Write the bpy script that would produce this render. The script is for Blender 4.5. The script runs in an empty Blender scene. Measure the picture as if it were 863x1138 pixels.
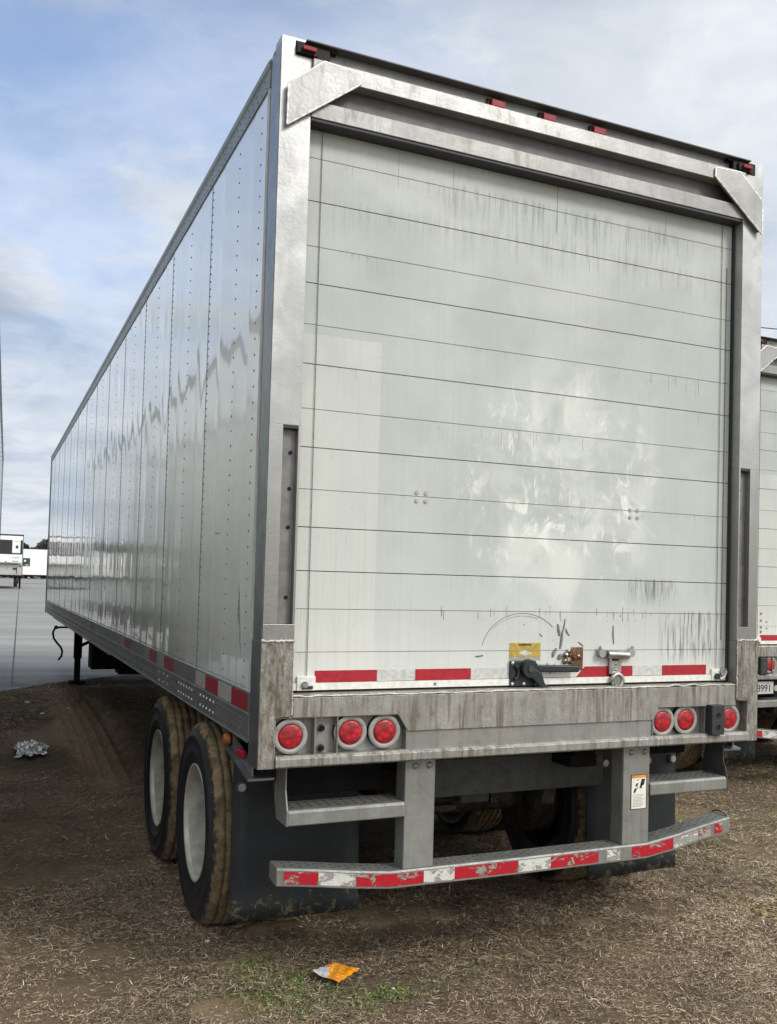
import bpy, math, random
import numpy as np
from mathutils import Vector, Matrix
random.seed(7); rng = np.random.default_rng(11)
scene = bpy.context.scene
col = scene.collection
PI = math.pi

# ------------------------------------------------------------------ camera
yaw, pitch, roll = 0.458435099, 0.0355329377, 0.0250820741
cs, sn = math.cos, math.sin
f = Vector((sn(yaw)*cs(pitch), cs(yaw)*cs(pitch), sn(pitch)))
r0 = Vector((cs(yaw), -sn(yaw), 0)); u0 = r0.cross(f)
r = r0*cs(roll) + u0*sn(roll); u = -r0*sn(roll) + u0*cs(roll)
cam = bpy.data.cameras.new('camera'); camo = bpy.data.objects.new('camera', cam); col.objects.link(camo)
M = Matrix.Identity(4)
for i in range(3):
    M[i][0] = r[i]; M[i][1] = u[i]; M[i][2] = -f[i]
M[0][3], M[1][3], M[2][3] = -1.01037, -4.00214, 1.74588
camo.matrix_world = M
cam.sensor_fit = 'HORIZONTAL'; cam.sensor_width = 36
cam.lens = 1104.07286/863*36
cam.shift_x = (431.5-531.256)/863; cam.shift_y = (612.135-569)/863
cam.clip_start = 0.05; cam.clip_end = 3000
scene.camera = camo
scene.render.resolution_x = 777; scene.render.resolution_y = 1024

# ------------------------------------------------------------------ world
SUN_AZ, SUN_EL = math.radians(150), math.radians(38)
world = bpy.data.worlds.new('World'); scene.world = world; world.use_nodes = True
nt = world.node_tree; nt.nodes.clear()
def N(nt, t, **kw):
    n = nt.nodes.new(t)
    for k, v in kw.items():
        if k.startswith('_'): setattr(n, k[1:], v)
        else:
            key = k.replace('__', ' ')
            n.inputs[int(key[1:]) if key[0] == 'i' and key[1:].isdigit() else key].default_value = v
    return n
def L(nt, a, b): nt.links.new(a, b)
out = N(nt, 'ShaderNodeOutputWorld'); bg = N(nt, 'ShaderNodeBackground', Strength=0.1)
sky = N(nt, 'ShaderNodeTexSky', _sky_type='NISHITA', _sun_disc=False, _sun_elevation=SUN_EL, _sun_rotation=SUN_AZ)
sky.air_density = 1.0; sky.dust_density = 0.6
tc = N(nt, 'ShaderNodeTexCoord'); sep = N(nt, 'ShaderNodeSeparateXYZ'); L(nt, tc.outputs['Generated'], sep.inputs[0])
def math_(nt, op, a, b=None, c=None, clamp=False):
    n = nt.nodes.new('ShaderNodeMath'); n.operation = op; n.use_clamp = clamp
    for i, v in enumerate((a, b, c)):
        if v is None: continue
        if hasattr(v, 'links'): nt.links.new(v, n.inputs[i])
        else: n.inputs[i].default_value = v
    return n.outputs[0]
def mix_(nt, fac, a, b, typ='RGBA', blend='MIX'):
    n = nt.nodes.new('ShaderNodeMix'); n.data_type = typ; n.blend_type = blend
    ia, ib = (6, 7) if typ == 'RGBA' else (2, 3)
    for i, v in ((0, fac), (ia, a), (ib, b)):
        if hasattr(v, 'links'): nt.links.new(v, n.inputs[i])
        else: n.inputs[i].default_value = (tuple(v)+(1,))[:4] if isinstance(v, (tuple, list)) else v
    return n.outputs[2 if typ == 'RGBA' else 0]
def ramp_(nt, fac, lo, hi, smooth=True):
    n = nt.nodes.new('ShaderNodeMapRange'); n.interpolation_type = 'SMOOTHSTEP' if smooth else 'LINEAR'
    nt.links.new(fac, n.inputs[0]); n.inputs[1].default_value = lo; n.inputs[2].default_value = hi
    return n.outputs[0]
def noise_(nt, vec, scale=1.0, detail=4, rough=0.5, dist=0.0, mapping=None, loc=(0,0,0)):
    n = nt.nodes.new('ShaderNodeTexNoise'); n.inputs['Scale'].default_value = scale
    n.inputs['Detail'].default_value = detail; n.inputs['Roughness'].default_value = rough; n.inputs['Distortion'].default_value = dist
    if mapping is not None or loc != (0,0,0):
        m = nt.nodes.new('ShaderNodeMapping'); m.inputs['Scale'].default_value = mapping or (1,1,1); m.inputs['Location'].default_value = loc
        nt.links.new(vec, m.inputs[0]); vec = m.outputs[0]
    nt.links.new(vec, n.inputs['Vector'])
    return n.outputs[0]
zc = math_(nt, 'MAXIMUM', sep.outputs[2], 0.0)
den = math_(nt, 'ADD', zc, 0.16)
cx = math_(nt, 'DIVIDE', sep.outputs[0], den); cy = math_(nt, 'DIVIDE', sep.outputs[1], den)
cmb = N(nt, 'ShaderNodeCombineXYZ'); L(nt, cx, cmb.inputs[0]); L(nt, cy, cmb.inputs[1])
big = noise_(nt, cmb.outputs[0], 1.1, 9, 0.6, 0.35, loc=(2.2, 5.5, 9.0))
fine = noise_(nt, cmb.outputs[0], 2.0, 8, 0.6, 0.3, loc=(8.8, 8.1, 2.0))
cov = ramp_(nt, math_(nt, 'ADD', math_(nt, 'MULTIPLY', big, 0.8), math_(nt, 'MULTIPLY', fine, 0.3)), 0.40, 0.62)
# thinner cloud towards the west (left of the photograph)
west = ramp_(nt, math_(nt, 'SUBTRACT', math_(nt, 'MULTIPLY', sep.outputs[1], 0.9), math_(nt, 'MULTIPLY', sep.outputs[0], 0.9)), 0.1, 0.8)
west = math_(nt, 'MULTIPLY', west, ramp_(nt, sep.outputs[2], .12, .45))
cov2 = math_(nt, 'MAXIMUM', cov, math_(nt, 'SUBTRACT', 0.97, math_(nt, 'MULTIPLY', west, math_(nt, 'ADD', .08, math_(nt, 'MULTIPLY', fine, .75)))))
shade = ramp_(nt, noise_(nt, cmb.outputs[0], 1.3, 8, 0.55, 0.5, loc=(5.5, 8.8, 9.0)), 0.36, 0.62)
shade2 = ramp_(nt, noise_(nt, cmb.outputs[0], 4.2, 9, 0.62, 0.4, loc=(4.3, 1.2, 8.0)), 0.34, 0.66)
cl = mix_(nt, math_(nt, 'ADD', math_(nt, 'MULTIPLY', shade, .62), math_(nt, 'MULTIPLY', shade2, .38)), (3.8, 4.6, 5.8), (7.5, 7.9, 8.4))
# the part of the overcast in front of the sun is brighter
sd = (sn(SUN_AZ)*cs(SUN_EL), cs(SUN_AZ)*cs(SUN_EL), sn(SUN_EL))
dp = N(nt, 'ShaderNodeVectorMath', _operation='DOT_PRODUCT'); L(nt, tc.outputs['Generated'], dp.inputs[0]); dp.inputs[1].default_value = sd
glow = math_(nt, 'ADD', 1.0, math_(nt, 'MULTIPLY', ramp_(nt, dp.outputs['Value'], -0.2, 1.0), 1.1))
clw = mix_(nt, ramp_(nt, dp.outputs['Value'], -0.3, 0.7), cl, (6.9, 7.0, 6.85))
sc = N(nt, 'ShaderNodeVectorMath', _operation='SCALE'); L(nt, clw, sc.inputs[0]); L(nt, glow, sc.inputs['Scale'])
sk = N(nt, 'ShaderNodeVectorMath', _operation='MULTIPLY'); L(nt, sky.outputs[0], sk.inputs[0]); sk.inputs[1].default_value = (1.5, 1.75, 2.15)
L(nt, mix_(nt, cov2, sk.outputs[0], sc.outputs[0]), bg.inputs[0]); L(nt, bg.outputs[0], out.inputs[0])

sun = bpy.data.lights.new('sun', 'SUN'); sun.energy = 1.8; sun.angle = math.radians(16); sun.color = (1, 0.95, 0.88)
suno = bpy.data.objects.new('sun', sun); col.objects.link(suno)
suno.rotation_euler = Vector(sd).to_track_quat('Z', 'Y').to_euler()
suno.location = (0, 0, 30)
vs = scene.view_settings; vs.view_transform = 'Standard'; vs.look = 'None'; vs.exposure = 0.10; vs.gamma = 1

# ------------------------------------------------------------------ material helpers
MAT = {}
def newmat(name):
    m = bpy.data.materials.new(name); m.use_nodes = True; nt = m.node_tree
    b = nt.nodes['Principled BSDF']; MAT[name] = m
    tc = nt.nodes.new('ShaderNodeTexCoord')
    return m, nt, b, tc
def bump(nt, b, h, dist, strength=1.0, prev=None):
    n = nt.nodes.new('ShaderNodeBump'); n.inputs['Distance'].default_value = dist; n.inputs['Strength'].default_value = strength
    L(nt, h, n.inputs['Height']); L(nt, n.outputs[0], b.inputs['Normal'])
    if prev: L(nt, prev, n.inputs['Normal'])
    return n.outputs[0]
def simple(name, c, rough=0.5, metal=0.0, var=0.25, scale=14, bmp=0.0, coat=0, spec=0.5):
    m, nt, b, tc = newmat(name)
    o = tc.outputs['Object']
    n1 = noise_(nt, o, scale, 5, 0.6)
    c2 = tuple(x*(1-var) for x in c); c1 = tuple(min(1, x*(1+var*0.6)) for x in c)
    L(nt, mix_(nt, ramp_(nt, n1, 0.3, 0.7), c2, c1), b.inputs['Base Color'])
    L(nt, math_(nt, 'ADD', rough-0.06, math_(nt, 'MULTIPLY', noise_(nt, o, scale*1.7, 3), 0.14)), b.inputs['Roughness'])
    b.inputs['Metallic'].default_value = metal; b.inputs['Specular IOR Level'].default_value = spec
    if coat: b.inputs['Coat Weight'].default_value = coat; b.inputs['Coat Roughness'].default_value = 0.08
    if bmp: bump(nt, b, noise_(nt, o, scale*5, 4, 0.6), bmp)
    return m
def steel(name, c, rough, metal, zlow=None, dirt=(0.10, 0.085, 0.065), damt=0.35, streak=0.4, rust=0.0, bmp=0.0006, dscale=9, dthr=0.0):
    """brushed / weathered trailer metal: mottling, run-down streaks, dirt specks"""
    m, nt, b, tc = newmat(name); o = tc.outputs['Object']
    n1 = ramp_(nt, noise_(nt, o, 5, 6, 0.65, 0.4), 0.3, 0.72)
    cc = mix_(nt, n1, tuple(x*0.72 for x in c), c)
    if zlow:                                   # brighter reflection up high painted in: colour darkens towards the bottom
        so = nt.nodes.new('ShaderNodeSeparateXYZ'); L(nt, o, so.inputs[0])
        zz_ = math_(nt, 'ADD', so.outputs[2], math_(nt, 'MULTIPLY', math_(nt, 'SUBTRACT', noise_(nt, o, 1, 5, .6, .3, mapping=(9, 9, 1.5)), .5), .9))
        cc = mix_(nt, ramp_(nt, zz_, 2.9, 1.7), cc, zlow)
    st = ramp_(nt, noise_(nt, o, 1, 5, 0.7, 0.2, mapping=(34, 34, 2.2)), 0.48, 0.78)
    cc = mix_(nt, math_(nt, 'MULTIPLY', st, streak), cc, tuple(x*0.42 for x in c))
    dm = ramp_(nt, noise_(nt, o, dscale, 10, 0.78, 0.3, mapping=(2.6, 2.6, .7), loc=(4, 2, 1)), 0.47-dthr, 0.72-dthr)
    dfac = math_(nt, 'MULTIPLY', dm, damt)
    cc = mix_(nt, dfac, cc, dirt)
    if rust:
        rm = ramp_(nt, noise_(nt, o, 1, 6, 0.7, 0.4, mapping=(36, 36, 2.2), loc=(9, 3, 5)), 0.46, 0.62)
        rg = ramp_(nt, noise_(nt, o, 2.3, 3, 0.5, 0, loc=(2, 7, 1)), 0.36, 0.58)
        cc = mix_(nt, math_(nt, 'MULTIPLY', math_(nt, 'MULTIPLY', rm, rg), rust), cc, (0.105, 0.075, 0.05))
    sp = ramp_(nt, noise_(nt, o, 75, 3, 0.6), 0.66, 0.76)
    cc = mix_(nt, math_(nt, 'MULTIPLY', sp, 0.5), cc, (0.05, 0.042, 0.035))
    L(nt, cc, b.inputs['Base Color'])
    L(nt, math_(nt, 'MULTIPLY', metal, math_(nt, 'SUBTRACT', 1.0, math_(nt, 'MULTIPLY', dfac, 1.0))), b.inputs['Metallic'])
    L(nt, math_(nt, 'ADD', math_(nt, 'ADD', rough-0.08, math_(nt, 'MULTIPLY', noise_(nt, o, 22, 5), 0.2)), math_(nt, 'MULTIPLY', dfac, 0.5), clamp=True), b.inputs['Roughness'])
    bp = bump(nt, b, noise_(nt, o, 60, 5, 0.65), bmp)
    bump(nt, b, noise_(nt, o, 6, 3, 0.5, 0), bmp*2.5, prev=bp)
    return m

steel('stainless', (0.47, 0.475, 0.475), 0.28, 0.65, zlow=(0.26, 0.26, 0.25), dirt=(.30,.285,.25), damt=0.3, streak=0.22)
steel('stainless_dull', (0.29, 0.29, 0.285), 0.40, 0.5, dirt=(.2,.185,.16), damt=0.3, streak=0.3)
steel('stainless_mid', (0.35, 0.35, 0.345), 0.34, 0.5, dirt=(.22,.205,.175), damt=0.3, streak=0.3)
steel('frame_side', (0.27, 0.29, 0.31), 0.30, 0.8, damt=0.25, streak=0.3)
steel('reinforcement', (0.36, 0.35, 0.315), 0.5, 0.4, dirt=(0.085, 0.068, 0.048), damt=1.0, streak=0.75, rust=0.5, bmp=0.004, dscale=16, dthr=.06)
steel('sill_steel', (0.38, 0.375, 0.35), 0.42, 0.5, damt=0.75, streak=0.7, rust=0.7, bmp=0.0015, dthr=.03)
steel('sill_low', (0.30, 0.30, 0.285), 0.42, 0.45, damt=0.45, streak=0.25, rust=0.15)
steel('galvanised', (0.30, 0.31, 0.295), 0.45, 0.5, damt=0.5, streak=0.35, rust=0.2, bmp=0.001)
steel('rail_alu', (0.24, 0.25, 0.245), 0.38, 0.6, damt=0.2, streak=0.15)
steel('header_web', (0.13, 0.13, 0.13), 0.5, 0.4, damt=0.1, streak=0.2)
simple('slot_back', (0.20, 0.195, 0.19), 0.5, 0.4, bmp=0.0004)
simple('trim', (0.42, 0.42, 0.40), 0.5, 0.0, var=.15)
simple('weld_bright', (0.8, 0.79, 0.76), 0.4, 0.3, scale=60)
simple('weld', (0.55, 0.54, 0.5), 0.45, 0.5, scale=60, bmp=0.002)
simple('black_rubber', (0.022, 0.024, 0.026), 0.55, bmp=0.0006)
def flap():
    m, nt, b, tc = newmat('flap_rubber'); o = tc.outputs['Object']
    so = nt.nodes.new('ShaderNodeSeparateXYZ'); L(nt, o, so.inputs[0])
    cc = mix_(nt, noise_(nt, o, 5, 6, .7), (0.012, 0.015, 0.018), (0.026, 0.030, 0.033))
    sm = ramp_(nt, noise_(nt, o, 1, 6, .7, .3, mapping=(14, 14, 2.0)), .55, .78)
    cc = mix_(nt, math_(nt, 'MULTIPLY', sm, .35), cc, (0.06, 0.062, 0.06))
    low = ramp_(nt, so.outputs[2], .42, .16)
    mk = ramp_(nt, math_(nt, 'ADD', noise_(nt, o, 26, 7, .75, .4), math_(nt, 'MULTIPLY', low, .16)), .66, .72)
    cc = mix_(nt, math_(nt, 'MULTIPLY', mk, .8), cc, (0.13, 0.10, 0.06))
    L(nt, cc, b.inputs['Base Color']); b.inputs['Roughness'].default_value = .6; b.inputs['Specular IOR Level'].default_value = .25
    bump(nt, b, noise_(nt, o, 3, 3, .5), .02)
flap()
simple('black_paint', (0.010, 0.017, 0.019), 0.45, bmp=0.0006)
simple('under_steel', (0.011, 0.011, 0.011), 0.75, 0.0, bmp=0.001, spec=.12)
simple('under_mid', (0.045, 0.040, 0.032), 0.8, var=.6, scale=20, bmp=0.002, spec=.2)
simple('under_light', (0.065, 0.068, 0.066), 0.6, bmp=0.0005, spec=.2)
simple('housing', (0.008, 0.008, 0.009), 0.5, spec=.2)
simple('ring_grey', (0.30, 0.30, 0.285), 0.6, 0.2, var=.2)
simple('screw', (0.35, 0.35, 0.34), 0.4, 0.7)
simple('rivet', (0.10, 0.11, 0.115), 0.45, 0.5)
simple('rivet_bright', (0.72, 0.72, 0.70), 0.35, 0.4)
simple('red_tape', (0.36, 0.008, 0.020), 0.35, var=.22, scale=60, coat=.3)
simple('red_tape_dull', (0.23, 0.012, 0.02), 0.4, var=.2, scale=60)
simple('white_tape', (0.52, 0.53, 0.51), 0.4, var=.18, scale=50)
simple('grey_tape', (0.30, 0.30, 0.285), 0.45, var=.2, scale=50)
simple('white_strip', (0.72, 0.72, 0.67), 0.45, var=.14, scale=40)
simple('rim_paint', (0.31, 0.305, 0.275), 0.6, 0.0, var=.35, scale=9, bmp=.0004)
simple('rim_edge', (0.42, 0.41, 0.36), 0.4, 0.2, var=.2)
simple('amber', (0.33, 0.09, 0.02), 0.3)
simple('chrome', (0.42, 0.42, 0.40), 0.28, 0.85, var=.3, scale=30)
simple('rusty', (0.16, 0.075, 0.035), 0.8, var=.6, scale=60, bmp=.002)
simple('yellow_sticker', (0.42, 0.30, 0.04), 0.5, var=.3, scale=50)
simple('black_ink', (0.02, 0.02, 0.02), 0.6)
simple('grey_ink', (0.30, 0.29, 0.26), 0.6)
simple('scratch', (0.20, 0.20, 0.19), 0.6, var=.5, scale=70)
simple('scratch_faint', (0.36, 0.35, 0.32), 0.6, var=.3, scale=70)
simple('sticker_white', (0.74, 0.73, 0.66), 0.5, var=.1)
simple('orange_ink', (0.75, 0.25, 0.03), 0.5)
simple('plate_paint', (0.45, 0.46, 0.46), 0.4, var=.08)
simple('white_paint', (0.78, 0.79, 0.79), 0.4, var=.06, scale=2)
simple('grille_black', (0.012, 0.013, 0.016), 0.5)
simple('logo_green', (0.02, 0.05, 0.05), 0.5)
simple('logo_red', (0.5, 0.04, 0.04), 0.5)
simple('roof_metal', (0.6, 0.6, 0.6), 0.4, 0.5)
simple('wire_black', (0.02, 0.02, 0.025), 0.6)
simple('pole_wood', (0.10, 0.075, 0.055), 0.8, bmp=.003)
simple('bark', (0.08, 0.06, 0.045), 0.9, bmp=.01)

def red_lens():
    m, nt, b, tc = newmat('red_lens')
    v = nt.nodes.new('ShaderNodeTexVoronoi'); v.inputs['Scale'].default_value = 38; L(nt, tc.outputs['Object'], v.inputs['Vector'])
    L(nt, mix_(nt, ramp_(nt, v.outputs['Distance'], 0.1, 0.7), (0.50, 0.006, 0.018), (0.22, 0.003, 0.008)), b.inputs['Base Color'])
    b.inputs['Roughness'].default_value = 0.4; b.inputs['Coat Weight'].default_value = 0.2
    b.inputs['Subsurface Weight'].default_value = 0.0
    bump(nt, b, v.outputs['Distance'], 0.002)
red_lens()
simple('red_lens_dark', (0.27, 0.008, 0.022), 0.45, spec=.3)

def worn_tape(name, c, thr):
    m, nt, b, tc = newmat(name); o = tc.outputs['Object']
    k = ramp_(nt, noise_(nt, o, 16, 8, 0.7, 0.5, mapping=(1, 1, 1.6)), thr-.012, thr+.012)
    n1 = noise_(nt, o, 70, 4, .6)
    tape = mix_(nt, n1, tuple(x*.7 for x in c), tuple(min(1, x*1.25) for x in c))
    met = mix_(nt, noise_(nt, o, 20, 5, .7), (0.12, 0.11, 0.09), (0.42, 0.41, 0.38))
    L(nt, mix_(nt, k, tape, met), b.inputs['Base Color'])
    L(nt, mix_(nt, k, 0.35, 0.5, 'FLOAT'), b.inputs['Roughness'])
    bump(nt, b, math_(nt, 'SUBTRACT', 1.0, k), 0.0015)
worn_tape('tape_red_worn', (0.40, 0.008, 0.020), 0.555)
worn_tape('tape_white_worn', (0.58, 0.58, 0.55), 0.535)
worn_tape('tape_red_shredded', (0.40, 0.008, 0.020), 0.47)
worn_tape('tape_white_shredded', (0.60, 0.60, 0.57), 0.46)

def door_paint():
    m, nt, b, tc = newmat('door_paint'); o = tc.outputs['Object']; g = tc.outputs['Generated']
    so = nt.nodes.new('ShaderNodeSeparateXYZ'); L(nt, o, so.inputs[0]); X, Z = so.outputs[0], so.outputs[2]
    sg = nt.nodes.new('ShaderNodeSeparateXYZ'); L(nt, g, sg.inputs[0]); gz = sg.outputs[2]
    cc = mix_(nt, ramp_(nt, noise_(nt, o, 1.6, 5, .6, .5), .3, .7), (0.405, 0.44, 0.43), (0.485, 0.515, 0.50))
    # old decal ghost: lighter strip on the left
    ghost = math_(nt, 'MULTIPLY', math_(nt, 'LESS_THAN', X, 0.507), math_(nt, 'LESS_THAN', Z, 2.80))
    cc = mix_(nt, math_(nt, 'MULTIPLY', ghost, 0.45), cc, (0.60, 0.61, 0.565))
    low = ramp_(nt, Z, 1.75, 1.3)
    cc = mix_(nt, math_(nt, 'MULTIPLY', low, 0.7), cc, (0.66, 0.67, 0.64))
    # fine vertical wash marks
    w = ramp_(nt, noise_(nt, o, 1, 5, .7, .1, mapping=(60, 1, 1.2)), .42, .75)
    cc = mix_(nt, math_(nt, 'MULTIPLY', w, .24), cc, (0.33, 0.35, 0.32))
    gr_ = math_(nt, 'MULTIPLY', ramp_(nt, Z, 1.4, 3.4), ramp_(nt, noise_(nt, o, 2.2, 7, .65, .5, loc=(4,0,9)), .35, .7))
    cc = mix_(nt, math_(nt, 'MULTIPLY', gr_, .55), cc, (0.33, 0.355, 0.335))
    # dark runs below the seams
    st = ramp_(nt, noise_(nt, o, 1, 4, .75, .15, mapping=(75, 1, 3.0), loc=(3, 0, 1)), .50, .70)
    area = ramp_(nt, noise_(nt, o, 1, 3, .6, 0, mapping=(3.2, 1, 5.5), loc=(1, 0, 4)), .50, .72)
    fade = math_(nt, 'POWER', gz, 2.6)
    cc = mix_(nt, math_(nt, 'MULTIPLY', math_(nt, 'MULTIPLY', st, area), math_(nt, 'MULTIPLY', fade, .75)), cc, (0.10, 0.105, 0.10))
    # heavy runs, lower right and top centre
    def box(x0, x1, z0, z1, s=.1):
        a = math_(nt, 'MULTIPLY', ramp_(nt, X, x0-s, x0+s), ramp_(nt, X, x1+s, x1-s))
        return math_(nt, 'MULTIPLY', a, math_(nt, 'MULTIPLY', ramp_(nt, Z, z0-s, z0+s), ramp_(nt, Z, z1+s*.2, z1-s*.2)))
    h1 = math_(nt, 'MULTIPLY', box(2.05, 2.45, 1.40, 1.64, .06), 1.0); h2 = box(1.85, 2.1, 1.70, 1.80, .05); h3 = box(.75, 2.1, 3.42, 3.58, .12)
    h4 = box(0.2, 2.4, 3.30, 3.40, .12)
    st2 = ramp_(nt, noise_(nt, o, 1, 5, .7, .3, mapping=(48, 1, 3.2), loc=(6, 0, 2)), .45, .70)
    hh = math_(nt, 'ADD', math_(nt, 'ADD', h1, h2), math_(nt, 'ADD', math_(nt, 'MULTIPLY', h3, .45), math_(nt, 'MULTIPLY', h4, .3)), clamp=True)
    cc = mix_(nt, math_(nt, 'MULTIPLY', math_(nt, 'MULTIPLY', st2, hh), .95), cc, (0.055, 0.065, 0.065))
    # palm smears wiped into the grime, centre right
    a = math_(nt, 'POWER', math_(nt, 'DIVIDE', math_(nt, 'SUBTRACT', X, 1.45), .62), 2.0)
    c_ = math_(nt, 'POWER', math_(nt, 'DIVIDE', math_(nt, 'SUBTRACT', Z, 2.20), .72), 2.0)
    ell = ramp_(nt, math_(nt, 'SUBTRACT', 1.0, math_(nt, 'ADD', a, c_)), -.1, .7)
    chalk = math_(nt, 'MULTIPLY', ell, ramp_(nt, noise_(nt, o, 3.0, 6, .62, .8, loc=(1,0,5)), .38, .68))
    cc = mix_(nt, math_(nt, 'MULTIPLY', chalk, .75), cc, (0.64, 0.67, 0.63))
    s1 = math_(nt, 'MULTIPLY', ramp_(nt, noise_(nt, o, 9, 7, .62, 1.2, mapping=(1.3, 1, .8)), .50, .66), ramp_(nt, noise_(nt, o, 2.6, 3, .5, .5, loc=(3,0,8)), .40, .62))
    s2 = math_(nt, 'MULTIPLY', ramp_(nt, noise_(nt, o, 1, 4, .6, 1.5, mapping=(34, 1, 7)), .58, .66), ramp_(nt, noise_(nt, o, 4, 3, .5, .5, loc=(7,0,2)), .55, .66))
    cc = mix_(nt, math_(nt, 'MULTIPLY', math_(nt, 'MAXIMUM', s1, math_(nt, 'MULTIPLY', s2, .8)), math_(nt, 'MULTIPLY', ell, .9)), cc, (0.74, 0.76, 0.72))
    # black specks, denser round the latch
    sp = ramp_(nt, noise_(nt, o, 60, 4, .65), .68, .73)
    la = math_(nt, 'ADD', .25, box(1.0, 2.0, 1.28, 1.62, .15), clamp=True)
    cc = mix_(nt, math_(nt, 'MULTIPLY', sp, la), cc, (0.10, 0.09, 0.07))
    edge = ramp_(nt, gz, .985, 1.0)
    cc = mix_(nt, math_(nt, 'MULTIPLY', edge, .45), cc, (0.12, 0.12, 0.11))
    L(nt, cc, b.inputs['Base Color'])
    L(nt, math_(nt, 'ADD', .42, math_(nt, 'MULTIPLY', noise_(nt, o, 9, 4), .25)), b.inputs['Roughness'])
    bp = bump(nt, b, noise_(nt, o, 2.2, 2, .5, 0), .010)
    bump(nt, b, noise_(nt, o, 90, 3), .0003, prev=bp)
door_paint()

def side_paint():
    m, nt, b, tc = newmat('side_paint'); o = tc.outputs['Object']
    so = nt.nodes.new('ShaderNodeSeparateXYZ'); L(nt, o, so.inputs[0]); Y, Z = so.outputs[1], so.outputs[2]
    cc = mix_(nt, ramp_(nt, noise_(nt, o, 1.1, 5, .6, .4), .3, .7), (0.64, 0.67, 0.635), (0.73, 0.75, 0.71))
    low = math_(nt, 'MULTIPLY', ramp_(nt, Z, 1.75, 1.35), ramp_(nt, noise_(nt, o, 1, 5, .65, .5, mapping=(1, 2.0, 6)), .35, .7))
    cc = mix_(nt, math_(nt, 'MULTIPLY', low, .35), cc, (0.42, 0.42, 0.39))
    # scuffs
    sc1 = ramp_(nt, noise_(nt, o, 1, 5, .7, .5, mapping=(1, 3, 24), loc=(0, 3, 1)), .70, .76)
    cc = mix_(nt, math_(nt, 'MULTIPLY', math_(nt, 'MULTIPLY', sc1, ramp_(nt, Z, 1.7, 1.4)), .4), cc, (0.62, 0.62, 0.58))
    L(nt, cc, b.inputs['Base Color'])
    L(nt, math_(nt, 'ADD', .09, math_(nt, 'MULTIPLY', low, .2)), b.inputs['Roughness'])
    b.inputs['Coat Weight'].default_value = 0.7; b.inputs['Coat Roughness'].default_value = 0.03
    b.inputs['IOR'].default_value = 1.5
    # oil-canning of the sheets: pulled in at each rivet line, slow waves between
    q = math_(nt, 'PINGPONG', math_(nt, 'SUBTRACT', Y, 0.12), 0.31)
    q = math_(nt, 'POWER', math_(nt, 'DIVIDE', q, .31), 5.0)
    wv = noise_(nt, o, 1, 2, .4, .3, mapping=(1, 1.7, .9))
    hgt = math_(nt, 'ADD', math_(nt, 'MULTIPLY', wv, 1.0), math_(nt, 'MULTIPLY', math_(nt, 'MULTIPLY', q, noise_(nt, o, 1, 1, .5, 0, mapping=(1, 1.3, .8), loc=(5, 1, 2))), .22))
    nb = bump(nt, b, hgt, .011)
    L(nt, nb, b.inputs['Coat Normal'])
side_paint()

def tyre_mat():
    m, nt, b, tc = newmat('tyre_rubber_mud'); o = tc.outputs['Object']
    so = nt.nodes.new('ShaderNodeSeparateXYZ'); L(nt, o, so.inputs[0])
    rr = math_(nt, 'SQRT', math_(nt, 'ADD', math_(nt, 'POWER', so.outputs[1], 2.0), math_(nt, 'POWER', so.outputs[2], 2.0)))
    n1 = noise_(nt, o, 26, 9, .75, .3)
    k = ramp_(nt, math_(nt, 'ADD', rr, math_(nt, 'MULTIPLY', math_(nt, 'SUBTRACT', n1, .5), .13)), .468, .488)
    bald = ramp_(nt, noise_(nt, o, 22, 5, .65, .6), .66, .70)
    k = math_(nt, 'MULTIPLY', k, math_(nt, 'SUBTRACT', 1.0, math_(nt, 'MULTIPLY', bald, .8)))
    mud = mix_(nt, ramp_(nt, noise_(nt, o, 12, 6, .7, .5), .3, .7), (0.07, 0.050, 0.028), (0.27, 0.20, 0.11))
    rub = mix_(nt, noise_(nt, o, 7, 5, .7), (0.004, 0.005, 0.008), (0.014, 0.016, 0.022))
    dust = ramp_(nt, noise_(nt, o, 5, 6, .75, .4, loc=(2, 2, 2)), .58, .75)
    rub = mix_(nt, math_(nt, 'MULTIPLY', dust, .35), rub, (0.07, 0.055, 0.035))
    L(nt, mix_(nt, k, rub, mud), b.inputs['Base Color'])
    L(nt, mix_(nt, k, .5, .9, 'FLOAT'), b.inputs['Roughness'])
    bump(nt, b, math_(nt, 'ADD', math_(nt, 'MULTIPLY', k, .6), math_(nt, 'MULTIPLY', noise_(nt, o, 55, 8, .8), math_(nt, 'ADD', .12, math_(nt, 'MULTIPLY', k, .8)))), .009)
tyre_mat()

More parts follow.
